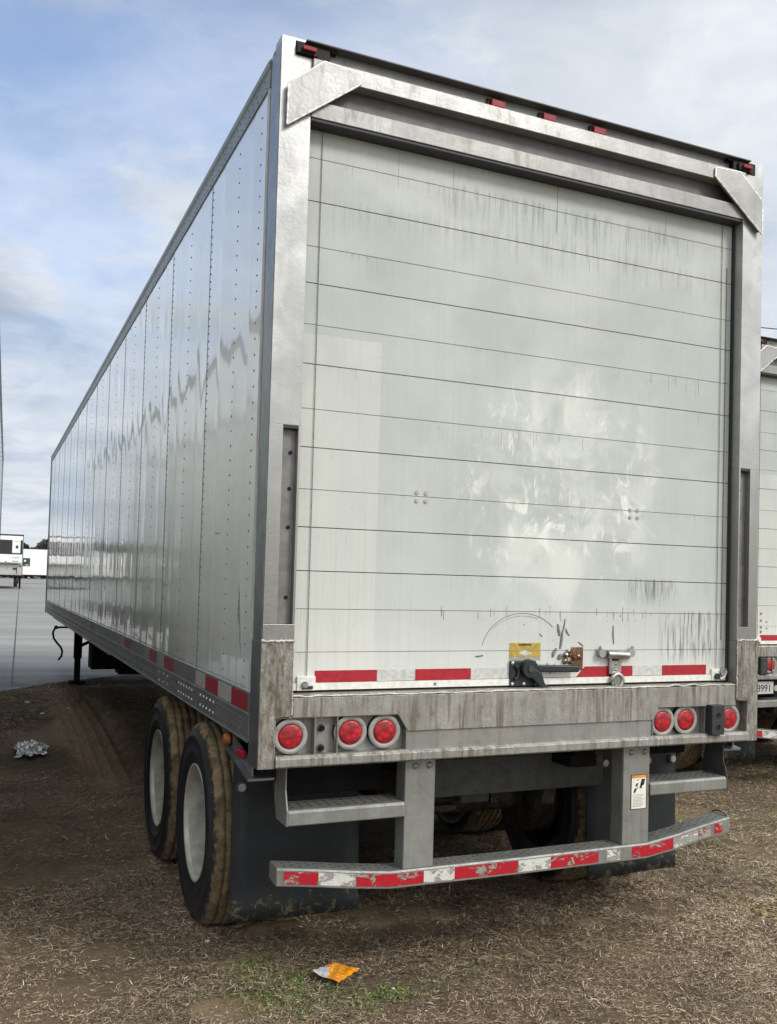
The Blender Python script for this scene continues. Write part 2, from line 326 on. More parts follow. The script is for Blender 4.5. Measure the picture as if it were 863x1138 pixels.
def ground_mat():
    m, nt, b, tc = newmat('dirt'); o = tc.outputs['Object']
    n1 = ramp_(nt, noise_(nt, o, .9, 6, .6, .4), .3, .7)
    cc = mix_(nt, n1, (0.12, 0.088, 0.052), (0.29, 0.21, 0.125))
    n2 = ramp_(nt, noise_(nt, o, 7, 8, .7, .6), .35, .75)
    cc = mix_(nt, math_(nt, 'MULTIPLY', n2, .6), cc, (0.23, 0.175, 0.105))
    n3 = ramp_(nt, noise_(nt, o, 60, 6, .7), .5, .75)
    cc = mix_(nt, math_(nt, 'MULTIPLY', n3, .5), cc, (0.045, 0.035, 0.026))
    at_ = nt.nodes.new('ShaderNodeAttribute'); at_.attribute_name = 'soil'
    ms = nt.nodes.new('ShaderNodeSeparateColor'); L(nt, at_.outputs['Color'], ms.inputs[0])
    cc = mix_(nt, math_(nt, 'MULTIPLY', ms.outputs[0], .85), cc, mix_(nt, noise_(nt, o, 30, 7, .7), (0.19, 0.13, 0.072), (0.52, 0.38, 0.225)))
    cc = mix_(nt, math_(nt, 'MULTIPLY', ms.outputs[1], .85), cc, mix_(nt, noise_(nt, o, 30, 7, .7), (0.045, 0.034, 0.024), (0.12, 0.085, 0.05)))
    L(nt, cc, b.inputs['Base Color'])
    L(nt, math_(nt, 'SUBTRACT', .95, math_(nt, 'MULTIPLY', n1, .25)), b.inputs['Roughness'])
    bp = bump(nt, b, noise_(nt, o, 25, 8, .75), .03)
    bump(nt, b, noise_(nt, o, 140, 4, .7), .006, prev=bp)
    m, nt, b, tc = newmat('concrete'); o = tc.outputs['Object']
    n1 = ramp_(nt, noise_(nt, o, 1, 6, .6, .5, mapping=(.10, 1.3, 1)), .35, .65)
    cc = mix_(nt, n1, (0.19, 0.187, 0.175), (0.33, 0.32, 0.29))
    n2 = ramp_(nt, noise_(nt, o, 1, 6, .6, .3, mapping=(.25, .25, 1)), .35, .7)
    cc = mix_(nt, math_(nt, 'MULTIPLY', n2, .3), cc, (0.15, 0.148, 0.14))
    se = nt.nodes.new('ShaderNodeSeparateXYZ'); L(nt, o, se.inputs[0])
    vv_ = math_(nt, 'SUBTRACT', math_(nt, 'SUBTRACT', se.outputs[1], 13.35), math_(nt, 'MULTIPLY', se.outputs[0], 1.25))
    ed = ramp_(nt, math_(nt, 'ADD', vv_, math_(nt, 'MULTIPLY', math_(nt, 'SUBTRACT', noise_(nt, o, 1, 8, .7, .6, mapping=(2.5, 1.6, 1)), .5), 7.0)), 1.6, -.6)
    cc = mix_(nt, math_(nt, 'MULTIPLY', ed, .8), cc, (0.11, 0.092, 0.066))
    n4 = ramp_(nt, noise_(nt, o, 1, 8, .7, .8, mapping=(.5, 2.2, 1), loc=(2, 5, 1)), .56, .68)
    cc = mix_(nt, math_(nt, 'MULTIPLY', n4, .45), cc, (0.085, 0.082, 0.078))
    L(nt, cc, b.inputs['Base Color'])
    L(nt, mix_(nt, n1, .48, .68, 'FLOAT'), b.inputs['Roughness'])
    bump(nt, b, noise_(nt, o, 30, 6, .7), .003)
ground_mat()

def blade_mat(name, rough, transl=0.0):
    m, nt, b, tc = newmat(name)
    a = nt.nodes.new('ShaderNodeAttribute'); a.attribute_name = 'tint'
    n = noise_(nt, tc.outputs['Object'], 60, 3)
    L(nt, mix_(nt, math_(nt, 'MULTIPLY', n, .5), a.outputs['Color'], (0.03, 0.024, 0.017)), b.inputs['Base Color'])
    b.inputs['Roughness'].default_value = rough
blade_mat('straw', .75); blade_mat('leaf', .6)
m_, nt_, b_, tc_ = newmat('foil')
L(nt_, mix_(nt_, ramp_(nt_, noise_(nt_, tc_.outputs['Object'], 18, 4), .4, .6), (.45, .46, .48), (.85, .86, .88)), b_.inputs['Base Color'])
b_.inputs['Metallic'].default_value = .55; b_.inputs['Roughness'].default_value = .32
def wrapper_mat():
    m, nt, b, tc = newmat('wrapper_print'); g = tc.outputs['Generated']
    s = nt.nodes.new('ShaderNodeSeparateXYZ'); L(nt, g, s.inputs[0])
    n = noise_(nt, g, 3.0, 3, .5, .8)
    k = ramp_(nt, math_(nt, 'ADD', math_(nt, 'SUBTRACT', s.outputs[0], math_(nt, 'MULTIPLY', s.outputs[1], .25)), math_(nt, 'MULTIPLY', n, .35)), .28, .36)
    cc = mix_(nt, k, (.55, .60, .66), (.85, .33, .015))
    k2 = ramp_(nt, noise_(nt, g, 5, 3, .5, .5, loc=(2, 1, 0)), .58, .62)
    cc = mix_(nt, k2, cc, (.80, .78, .70))
    k3 = ramp_(nt, noise_(nt, g, 7, 2, .5, .3, loc=(5, 3, 0)), .62, .66)
    cc = mix_(nt, k3, cc, (.75, .22, .02))
    L(nt, cc, b.inputs['Base Color']); b.inputs['Roughness'].default_value = .3
wrapper_mat()

# ------------------------------------------------------------------ mesh builder
class MB:
    def __init__(s): s.v = []; s.f = []; s.m = []; s.mats = []; s.sm = []
    def mi(s, mat):
        if mat not in s.mats: s.mats.append(mat)
        return s.mats.index(mat)
    def add(s, vs, fs, mat, smooth=False):
        o = len(s.v); k = s.mi(mat); s.v += [tuple(v) for v in vs]
        for q in fs: s.f.append(tuple(o+i for i in q)); s.m.append(k); s.sm.append(smooth)
        return s
    def box(s, x0, x1, y0, y1, z0, z1, mat):
        vs = [(x, y, z) for z in (z0, z1) for y in (y0, y1) for x in (x0, x1)]
        return s.add(vs, [(0, 2, 3, 1), (4, 5, 7, 6), (0, 1, 5, 4), (2, 6, 7, 3), (0, 4, 6, 2), (1, 3, 7, 5)], mat)
    def prism(s, poly, a, b, mat, axis='y'):
        """poly in the two other axes, extruded a..b along axis"""
        n = len(poly)
        def P(p, t): return (p[0], t, p[1]) if axis == 'y' else (t, p[0], p[1]) if axis == 'x' else (p[0], p[1], t)
        vs = [P(p, a) for p in poly] + [P(p, b) for p in poly]
        ar = sum(poly[i][0]*poly[(i+1) % n][1]-poly[(i+1) % n][0]*poly[i][1] for i in range(n))
        fs = [tuple(range(n)), tuple(range(2*n-1, n-1, -1))] + [(i, i+n, (i+1) % n+n, (i+1) % n) for i in range(n)]
        flip = (ar < 0) ^ (axis != 'y') 
        if flip: fs = [tuple(reversed(q)) for q in fs]
        return s.add(vs, fs, mat)
    def cyl(s, p, q, r1, mat, r2=None, n=16, cap=True, smooth=True):
        p, q = Vector(p), Vector(q); d = (q-p).normalized(); r2 = r1 if r2 is None else r2
        a = d.orthogonal().normalized(); b = d.cross(a)
        vs = [p+(a*cs(t)+b*sn(t))*r1 for t in [2*PI*i/n for i in range(n)]] + [q+(a*cs(t)+b*sn(t))*r2 for t in [2*PI*i/n for i in range(n)]]
        s.add(vs, [(i, (i+1) % n, (i+1) % n+n, i+n) for i in range(n)], mat, smooth)
        if cap: s.add(vs, [tuple(range(n-1, -1, -1)), tuple(range(n, 2*n))], mat)
        return s
    def tube(s, pts, rad, mat, n=8):
        pts = [Vector(p) for p in pts]; rings = []; prev = None
        for i, p in enumerate(pts):
            d = (pts[min(i+1, len(pts)-1)]-pts[max(i-1, 0)]).normalized()
            a = prev - d*prev.dot(d) if prev else d.orthogonal()
            a.normalize(); prev = a; b = d.cross(a)
            rr = rad[i] if isinstance(rad, (list, tuple)) else rad
            rings.append([p+(a*cs(t)+b*sn(t))*rr for t in [2*PI*k/n for k in range(n)]])
        vs = [v for rg in rings for v in rg]; fs = []
        for i in range(len(pts)-1):
            for k in range(n): fs.append((i*n+k, i*n+(k+1) % n, (i+1)*n+(k+1) % n, (i+1)*n+k))
        s.add(vs, fs, mat, True)
        s.add(rings[0], [tuple(range(n-1, -1, -1))], mat); s.add(rings[-1], [tuple(range(n))], mat)
        return s
    def lathe(s, prof, mat, n=64, axis='x', c=(0, 0, 0), smooth=True, disp=None, close=True):
        """prof: (axial, radius)"""
        vs = []
        for i in range(n):
            t = 2*PI*i/n
            for j, (a, rr) in enumerate(prof):
                if disp: rr = rr+disp(i, j, t, a, rr)
                if axis == 'x': vs.append((c[0]+a, c[1]+rr*cs(t), c[2]+rr*sn(t)))
                elif axis == 'y': vs.append((c[0]+rr*cs(t), c[1]+a, c[2]+rr*sn(t)))
                else: vs.append((c[0]+rr*cs(t), c[1]+rr*sn(t), c[2]+a))
        k = len(prof); fs = []
        for i in range(n):
            for j in range(k-1): fs.append((i*k+j, ((i+1) % n)*k+j, ((i+1) % n)*k+j+1, i*k+j+1))
        if axis == 'y': fs = [tuple(reversed(q)) for q in fs]
        s.add(vs, fs, mat, smooth)
        return s
    def dome(s, c, d, r_, h, mat, n=7):
        c, d = Vector(c), Vector(d).normalized(); a = d.orthogonal().normalized(); b = d.cross(a)
        R1 = [c+(a*cs(2*PI*i/n)+b*sn(2*PI*i/n))*r_ for i in range(n)]; R2 = [c+d*h*.75+(a*cs(2*PI*i/n)+b*sn(2*PI*i/n))*r_*.6 for i in range(n)]
        return s.add(R1+R2+[c+d*h], [(i, (i+1) % n, (i+1) % n+n, i+n) for i in range(n)]+[(i+n, (i+1) % n+n, 2*n) for i in range(n)], mat, True)
    def build(s, name, parent=None, bev=0.0, seg=2):
        me = bpy.data.meshes.new(name); me.from_pydata(s.v, [], s.f); 
        for k in s.mats: me.materials.append(MAT[k])
        me.polygons.foreach_set('material_index', s.m); me.polygons.foreach_set('use_smooth', s.sm); me.update()
        o = bpy.data.objects.new(name, me); col.objects.link(o); o.parent = parent
        if bev:
            bm_ = o.modifiers.new('bevel', 'BEVEL'); bm_.width = bev; bm_.segments = seg; bm_.limit_method = 'ANGLE'; bm_.angle_limit = math.radians(40)
            bm_.harden_normals = False
        return o
def tag(o, label, cat, group=None, kind=None):
    if label: o['label'] = label
    if cat: o['category'] = cat
    if group: o['group'] = group
    if kind: o['kind'] = kind
    return o
def empty(name, loc=(0, 0, 0), rz=0):
    o = bpy.data.objects.new(name, None); o.empty_display_size = .3; col.objects.link(o); o.location = loc; o.rotation_euler = (0, 0, rz); return o
def kids(o): return [c for c in bpy.data.objects if c.parent == o]
def at(o, x, y, z): o.location = (x, y, z); return o

# ------------------------------------------------------------------ terrain
def vnoise(x, y, seed=0):
    x = np.asarray(x, float); y = np.asarray(y, float)
    xi = np.floor(x).astype(int); yi = np.floor(y).astype(int); fx = x-xi; fy = y-yi
    fx = fx*fx*(3-2*fx); fy = fy*fy*(3-2*fy)
    def h(a, b):
        n = (a*374761393 + b*668265263 + seed*1442695041) & 0x7fffffff
        n = ((n ^ (n >> 13))*1274126177) & 0x7fffffff
        return ((n ^ (n >> 16)) & 0xffff)/65535.0
    return (h(xi, yi)*(1-fx)+h(xi+1, yi)*fx)*(1-fy)+(h(xi, yi+1)*(1-fx)+h(xi+1, yi+1)*fx)*fy
def fbm(x, y, s, o=4, seed=0):
    t = 0; a = .5
    for k in range(o): t = t+a*vnoise(x*s*2**k, y*s*2**k, seed+k); a *= .5
    return t
EDGE = lambda x: 13.35+1.25*x           # the kerbless edge where the concrete yard begins
def vdist(x, y): return (y-EDGE(x))/1.6008
def slope(v): return np.clip(v*0.0168, 0, .70)
def track(x, y):
    """wheel rut curving in from the yard towards the tandem; 0..1 and the offset across it"""
    xc = 0.06+0.10*np.sin((y-6)*.35)
    d = x-xc
    on = np.exp(-(d/.26)**6)*np.clip((y-4.6)/1.2, 0, 1)*np.clip((12.2-y)/1.5, 0, 1)
    return on, d
def mudpatch(x, y):
    """bare spots: centres on the ground plane"""
    t = np.zeros_like(x)
    for (cx_, cy_, rx, ry) in ((-.04, .12, .24, .20), (.92, .72, .26, .17), (.10, .60, .18, .13), (.30, .93, .22, .10), (2.35, 1.25, .22, .10), (1.9, .45, .2, .08), (1.6, .4, .3, .06), (-.55, 6.4, .5, 1.1), (1.05, .95, .5, .2), (-.75, .12, .12, .25), (2.35, .5, .3, .18), (2.9, 1.3, .25, .3), (.2, 8, 1.1, 3.0), (-.45, .95, .12, .2), (1.8, 6, 1.6, 5)):
        t = np.maximum(t, 1-((x-cx_)/rx)**2-((y-cy_)/ry)**2)
    return np.clip(t*1.6+(fbm(x, y, 6, 3, 5)-.5)*1.1, 0, 1)
def height(x, y):
    v = vdist(x, y)
    near = np.clip(1-np.maximum(np.abs(x-2)-8, 0)/10, 0, 1)*np.clip(1-np.maximum(np.abs(y-4)-14, 0)/10, 0, 1)
    h = (fbm(x, y, .8, 3, 1)-.45)*.05 + (fbm(x, y, 7, 4, 2)-.47)*.035 + (fbm(x, y, 32, 2, 3)-.37)*.010
    on, d = track(x, y)
    h = h*(1-on*.8) + on*(-.05+.022*np.sin(d*58)+.008*np.sin(y*30+np.abs(d)*20)) + .06*np.exp(-((np.abs(d)-.32)/.06)**2)*np.clip((y-4.6)/1.2, 0, 1)*np.clip((12.2-y)/1.5, 0, 1)*vnoise(x*18, y*18, 4)
    # soft ground pressed down round the tyres
    for yy in (1.2436, 2.4836):
        for xx in (.33, 2.26):
            h = h+.025*np.exp(-((x-xx)/.45)**4-((y-yy)/.45)**4)*(1-np.exp(-((x-xx)/.31)**8-((y-yy)/.2)**8)*1.6)
    h = h*near
    edge = np.clip(v/.25, 0, 1)
    return h*(1-edge) - .05*edge + slope(np.maximum(v, 0))
def axis_lines(a, b, st, far):
    c = list(np.arange(a, b, st)); lo, hi, s = a, b, st
    left, right = [], []
    while lo > -far: s *= 1.22; lo -= s; left.append(lo)
    s = st
    while hi < far: s *= 1.22; hi += s; right.append(hi)
    return np.array(left[::-1]+c+right)
xs = axis_lines(-1.6, 6.5, .035, 1500); xs = np.unique(np.concatenate([xs[(xs < -.62) | (xs > .82)], np.arange(-.62, .82, .016)])); ys = axis_lines(-1.2, 14, .04, 1500)
XX, YY = np.meshgrid(xs, ys); ZZ = height(XX, YY)
def grid_obj(name, XX, YY, ZZ, mat):
    ny, nx = XX.shape
    me = bpy.data.meshes.new(name); me.vertices.add(nx*ny)
    me.vertices.foreach_set('co', np.stack([XX, YY, ZZ], -1).astype(np.float32).ravel())
    ii = (np.arange(ny-1)[:, None]*nx+np.arange(nx-1)[None, :]).ravel()
    q = np.stack([ii, ii+1, ii+nx+1, ii+nx], -1).ravel()
    nf = len(ii); me.loops.add(nf*4); me.loops.foreach_set('vertex_index', q.astype(np.int32))
    me.polygons.add(nf); me.polygons.foreach_set('loop_start', np.arange(0, nf*4, 4, dtype=np.int32))
    me.polygons.foreach_set('use_smooth', np.ones(nf, bool)); me.update(); me.validate()
    me.materials.append(MAT[mat]); o = bpy.data.objects.new(name, me); col.objects.link(o); return o
g = grid_obj('ground', XX, YY, ZZ, 'dirt'); g['kind'] = 'structure'
def blob(x, y, L_, sd):
    t = np.zeros_like(x)
    for (a, c, rx, ry) in L_: t = np.maximum(t, 1-((x-a)/rx)**2-((y-c)/ry)**2)
    return np.clip(t*1.3+(fbm(x, y, 7, 4, sd)-.5)*1.6, 0, 1)*(t > -.3)
TAN = [(.08, 8.0, .40, 4.2), (-.04, .12, .24, .20), (.10, .60, .16, .12), (.30, .92, .2, .10), (2.35, 1.25, .22, .10), (1.9, .45, .2, .08), (-.80, .1, .10, .15), (.80, .60, .14, .06), (.06, 7.5, .22, 3.2)]
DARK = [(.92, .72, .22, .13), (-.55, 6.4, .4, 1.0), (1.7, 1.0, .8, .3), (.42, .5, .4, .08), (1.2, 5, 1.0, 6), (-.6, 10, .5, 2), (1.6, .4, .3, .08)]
ca = g.data.color_attributes.new('soil', 'FLOAT_COLOR', 'POINT')
sc_ = np.zeros((XX.size, 4), np.float32); sc_[:, 3] = 1; sc_[:, 0] = blob(XX, YY, TAN, 61).ravel(); sc_[:, 1] = blob(XX, YY, DARK, 62).ravel()
ca.data.foreach_set('color', sc_.ravel())
# concrete yard in edge-aligned coordinates
us = np.concatenate([np.arange(-1400, -60, 60.), np.arange(-60, 40, .25), np.arange(40, 1500, 60.)])
vv = np.concatenate([[0, .02, .08], np.arange(.3, 45, 1.2), np.arange(46, 1400, 40.)])
UU, VV = np.meshgrid(us, vv)
rag = (fbm(UU, UU*0, 1.4, 5, 8)-.5)*.55
VV2 = VV+rag*np.exp(-VV/3)
YX = (UU*1-VV2*1.25)/1.6008; YYd = 13.35+(UU*1.25+VV2*1)/1.6008
YZ = slope(np.maximum(VV2, 0))+.012-.03*(VV <= 0)
yd = grid_obj('concrete_yard', YX, YYd, YZ, 'concrete'); yd['kind'] = 'structure'
jb = MB()
def joint(x0, y0, x1, y1, w=.014):
    n = max(2, int(math.hypot(x1-x0, y1-y0)/3)); d = Vector((x1-x0, y1-y0, 0)).normalized(); p = Vector((-d.y, d.x, 0))*w
    vs = []; 
    for i in range(n+1):
        t = i/n; x = x0+(x1-x0)*t; y = y0+(y1-y0)*t; z = float(slope(max(vdist(x, y), 0)))+.017
        vs += [(x+p.x, y+p.y, z), (x-p.x, y-p.y, z)]
    jb.add(vs, [(2*i, 2*i+2, 2*i+3, 2*i+1) for i in range(n)], 'black_rubber')
for k in range(-7, 3):
    xa = -.6+k*4.6; ya = EDGE(xa)+.35; joint(xa, ya, xa+.0277*(150-ya), 150)
for k in range(0, 22):
    y_ = 20.5+k*6; xr = (y_-13.6)/1.25; joint(max(-40, xr-60), y_+.4, xr, y_, .010)
jo = jb.build('yard_joints'); jo['kind'] = 'structure'

# dry grass: short dead blades lying criss-cross, one uncountable mass
def blades(name, P, Ln, W, el, tint, mat, curl=.5):
    n = len(P); az = rng.uniform(0, 2*PI, n)
    dx, dy = np.cos(az), np.sin(az); px, py = -dy, dx
    co = np.zeros((n, 6, 3))
    for j, t in enumerate((0., .55, 1.)):
        bend = az+curl*(t**1.5)*rng.uniform(-1, 1, n)
        hx, hy = np.cos(bend), np.sin(bend); rl = Ln*t
        zz = rl*np.sin(el)*(1-.55*t)
        cxx = P[:, 0]+hx*rl*np.cos(el); cyy = P[:, 1]+hy*rl*np.cos(el)
        ww = W*(1-.75*t)*.5
        tw = rng.uniform(-.6, .6, n)*ww
        for k, sgn in ((0, -1), (1, 1)):
            co[:, 2*j+k, 0] = cxx+px*ww*sgn; co[:, 2*j+k, 1] = cyy+py*ww*sgn; co[:, 2*j+k, 2] = P[:, 2]+zz+tw*sgn
    me = bpy.data.meshes.new(name); me.vertices.add(n*6); me.vertices.foreach_set('co', co.astype(np.float32).ravel())
    base = np.arange(n)[:, None]*6; q = np.concatenate([base+np.array([[0, 1, 3, 2]]), base+np.array([[2, 3, 5, 4]])], 1).ravel()
    me.loops.add(n*8); me.loops.foreach_set('vertex_index', q.astype(np.int32))
    me.polygons.add(n*2); me.polygons.foreach_set('loop_start', np.arange(0, n*8, 4, dtype=np.int32)); me.update()
    at_ = me.color_attributes.new('tint', 'FLOAT_COLOR', 'POINT')
    tc_ = np.ones((n, 6, 4), np.float32); tc_[:, :, :3] = tint[:, None, :]; at_.data.foreach_set('color', tc_.ravel())
    me.materials.append(MAT[mat]); o = bpy.data.objects.new(name, me); col.objects.link(o); return o
def scatter(n, x0, x1, y0, y1, bias=1.0):
    x = rng.uniform(x0, x1, n); y = y0+(y1-y0)*rng.uniform(0, 1, n)**bias
    return x, y
pts = [scatter(330000, -1.3, 3.6, -1.1, 2.2), scatter(120000, -1.4, 2.0, 1.5, 14, 1.2), scatter(200000, 2.2, 8.5, -.5, 9, 1.3), scatter(30000, 8, 22, 2, 24, 1.2), scatter(12000, .3, 2.3, 0, 5)]
x = np.concatenate([p_[0] for p_ in pts]); y = np.concatenate([p_[1] for p_ in pts])
mp = mudpatch(x, y); dens = fbm(x, y, 1.7, 4, 21)
on, _ = track(x, y)
keep = (rng.uniform(0, 1, len(x)) > np.maximum(mp*.93, on*.97)) & (rng.uniform(0, 1, len(x)) < np.clip(.30+2.4*(dens-.30), .10, 1)) & (vdist(x, y) < rng.normal(-.02, .05, len(x)))
x, y = x[keep], y[keep]; n = len(x)
far = np.clip((np.hypot(x+1, y+4)-5)/10, 0, 1)
tall = rng.uniform(0, 1, n) < (.06+.10*(fbm(x, y, 2.5, 2, 33) > .55))
Ln = rng.uniform(.012, .048, n)*(1+.4*far)*np.where(tall, 1.5, 1); Wd = rng.uniform(.0016, .0042, n)*(1+1.6*far)
el = np.where(tall, rng.uniform(.4, 1.1, n), rng.uniform(-.05, .38, n))
pal = np.array([(.20, .138, .084), (.34, .25, .165), (.52, .405, .28), (.74, .61, .45), (.075, .052, .033), (.85, .75, .62)])
ti = pal[rng.choice(6, n, p=[.28, .28, .19, .09, .12, .04])]*rng.uniform(.75, 1.2, (n, 1))
ti = ti*np.clip(.55+.95*fbm(x, y, 3.2, 3, 91), .5, 1.35)[:, None]
ti = ti*(1+.28*np.clip((x-.9)/1.5, 0, 1)*np.clip((3-y)/3, 0, 1)+.25*np.clip((-.1-x)/.6, 0, 1)*np.clip((1.6-y)/1.2, 0, 1))[:, None]
yel = (fbm(x, y, .9, 3, 55) > .52) & (x > 2.8)
ti[yel] = ti[yel]*np.array([1.12, 1.08, .82])
grn = (rng.uniform(0, 1, n) < .10*(x > 2.8)); ti[grn] = ti[grn]*np.array([.75, 1.05, .5])
P = np.stack([x, y, height(x, y)+.002+rng.uniform(0, .014, n)], -1)
gr = blades('dry_grass', P, Ln, Wd, el, ti, 'straw'); tag(gr, None, None, kind='stuff')
# green weeds near the wrapper
cs_ = [(.20, .30, .08, .13, 1000), (.13, .46, .07, .08, 350), (.62, -.03, .06, .04, 260), (.34, .0, .12, .08, 500), (1.0, .05, .2, .1, 160), (.0, .34, .12, .08, 160), (.22, .12, .09, .11, 800)]
gx = np.concatenate([rng.normal(c[0], c[2], c[4]) for c in cs_]); gy = np.concatenate([rng.normal(c[1], c[3], c[4]) for c in cs_]); n = len(gx)
pg = np.array([(.11, .19, .035), (.17, .28, .05), (.27, .38, .08), (.42, .42, .14)])
gt = pg[rng.choice(4, n, p=[.4, .3, .2, .1])]*rng.uniform(.7, 1.2, (n, 1))
gp = blades('green_weeds', np.stack([gx, gy, height(gx, gy)], -1), rng.uniform(.015, .05, n), rng.uniform(.004, .010, n), rng.uniform(.2, 1.2, n), gt, 'leaf', 1.0)
tag(gp, None, None, kind='stuff')

# ------------------------------------------------------------------ the trailer
TW, TL, TH = 2.59, 16.15, 4.01
def mirror_mb(fn, side):
    """fn(mb) built for the left; mirrored across the centre line for the right"""
    mb = MB(); fn(mb)
    if side > 0:
        mb.v = [(TW-v[0], v[1], v[2]) for v in mb.v]; mb.f = [tuple(reversed(q)) for q in mb.f]
    return mb
def put(parent, name, bev, *fs):
    for fn in fs:
        mb = MB(); fn(mb); return mb.build(name, parent, bev)

def lamp(parent, x, z, y=.026, right=False, name='tail_lamp'):
    b = MB(); b.lathe([(0, .073), (-.006, .073), (-.009, .071), (-.010, .054), (-.004, .051)], 'ring_grey', 40, 'y', (x, y, z))
    b.lathe([(.024, .0725), (.0, .0725), (-.002, .0725)], 'housing', 40, 'y', (x, y, z))
    for k in range(3):
        t = PI/2*(-1)+k*2*PI/3; b.dome((x+.062*cs(t), y-.010, z+.064*sn(t)), (0, -1, 0), .004, .003, 'screw', 6)
    ring = b.build(name, parent)
    c = MB(); c.lathe([(-.006, .0515), (-.012, .0495), (-.014, .040), (-.0145, .0001)], 'red_lens', 36, 'y', (x, y, z)); c.build('lens', ring)
    return ring
def round_bolt(b, p, d, R=.013, mat='screw'):
    p = Vector(p); d = Vector(d); b.cyl(p, p+d*.004, R*1.35, mat, n=14); b.cyl(p+d*.004, p+d*.012, R*.8, mat, n=6, smooth=False)

def wheel_meshes():
    rw = random.Random(3)
    prof = [(-.125, .292), (-.132, .31), (-.141, .345), (-.147, .352), (-.147, .362), (-.143, .368), (-.146, .405), (-.145, .425), (-.150, .430), (-.149, .441), (-.142, .447), (-.130, .478), (-.118, .496), (-.10, .504)]
    for a in (-.075, -.035, .005, .045, .085):
        prof += [(a-.010, .508), (a-.008, .499), (a-.001, .499), (a+.001, .508)]
    prof += [(.10, .504), (.118, .496), (.130, .478), (.142, .445), (.146, .405), (.142, .36), (.132, .31), (.125, .292), (.0, .285), (-.125, .292)]
    T = MB(); nz = np.array([[rw.gauss(0, 1) for _ in range(len(prof))] for _ in range(160)])
    nz = (nz+np.roll(nz, 1, 0)+np.roll(nz, -1, 0))/3
    T.lathe(prof, 'tyre_rubber_mud', 160, 'x', disp=lambda i, j, t, a, rr: (.0035*nz[i, j] if rr > .488 and not rr < .3 else 0)-(.012 if (rr > .49 and sn(t) < -.985) else 0))
    Rm = MB(); Rm.lathe([(-.128, .293), (-.134, .297), (-.136, .290), (-.131, .284), (-.11, .281)], 'rim_edge', 72, 'x')
    Rm.lathe([(-.11, .281), (-.085, .268), (-.06, .262), (.04, .256), (.085, .245), (.098, .20), (.102, .14), (.098, .10)], 'rim_paint', 72, 'x')
    Rm.lathe([(.098, .14), (.06, .10), (.03, .085), (.0, .08), (-.01, .05), (-.01, .0001)], 'under_light', 40, 'x')
    for k in range(10):
        t = 2*PI*k/10; Rm.cyl((.098, .168*cs(t), .168*sn(t)), (.07, .168*cs(t), .168*sn(t)), .016, 'under_light', n=6, smooth=False)
    Rm.lathe([(.125, .292), (.118, .28), (.112, .262), (.106, .2), (.104, .1)], 'under_steel', 48, 'x')
    return T, Rm
WT, WR = wheel_meshes()

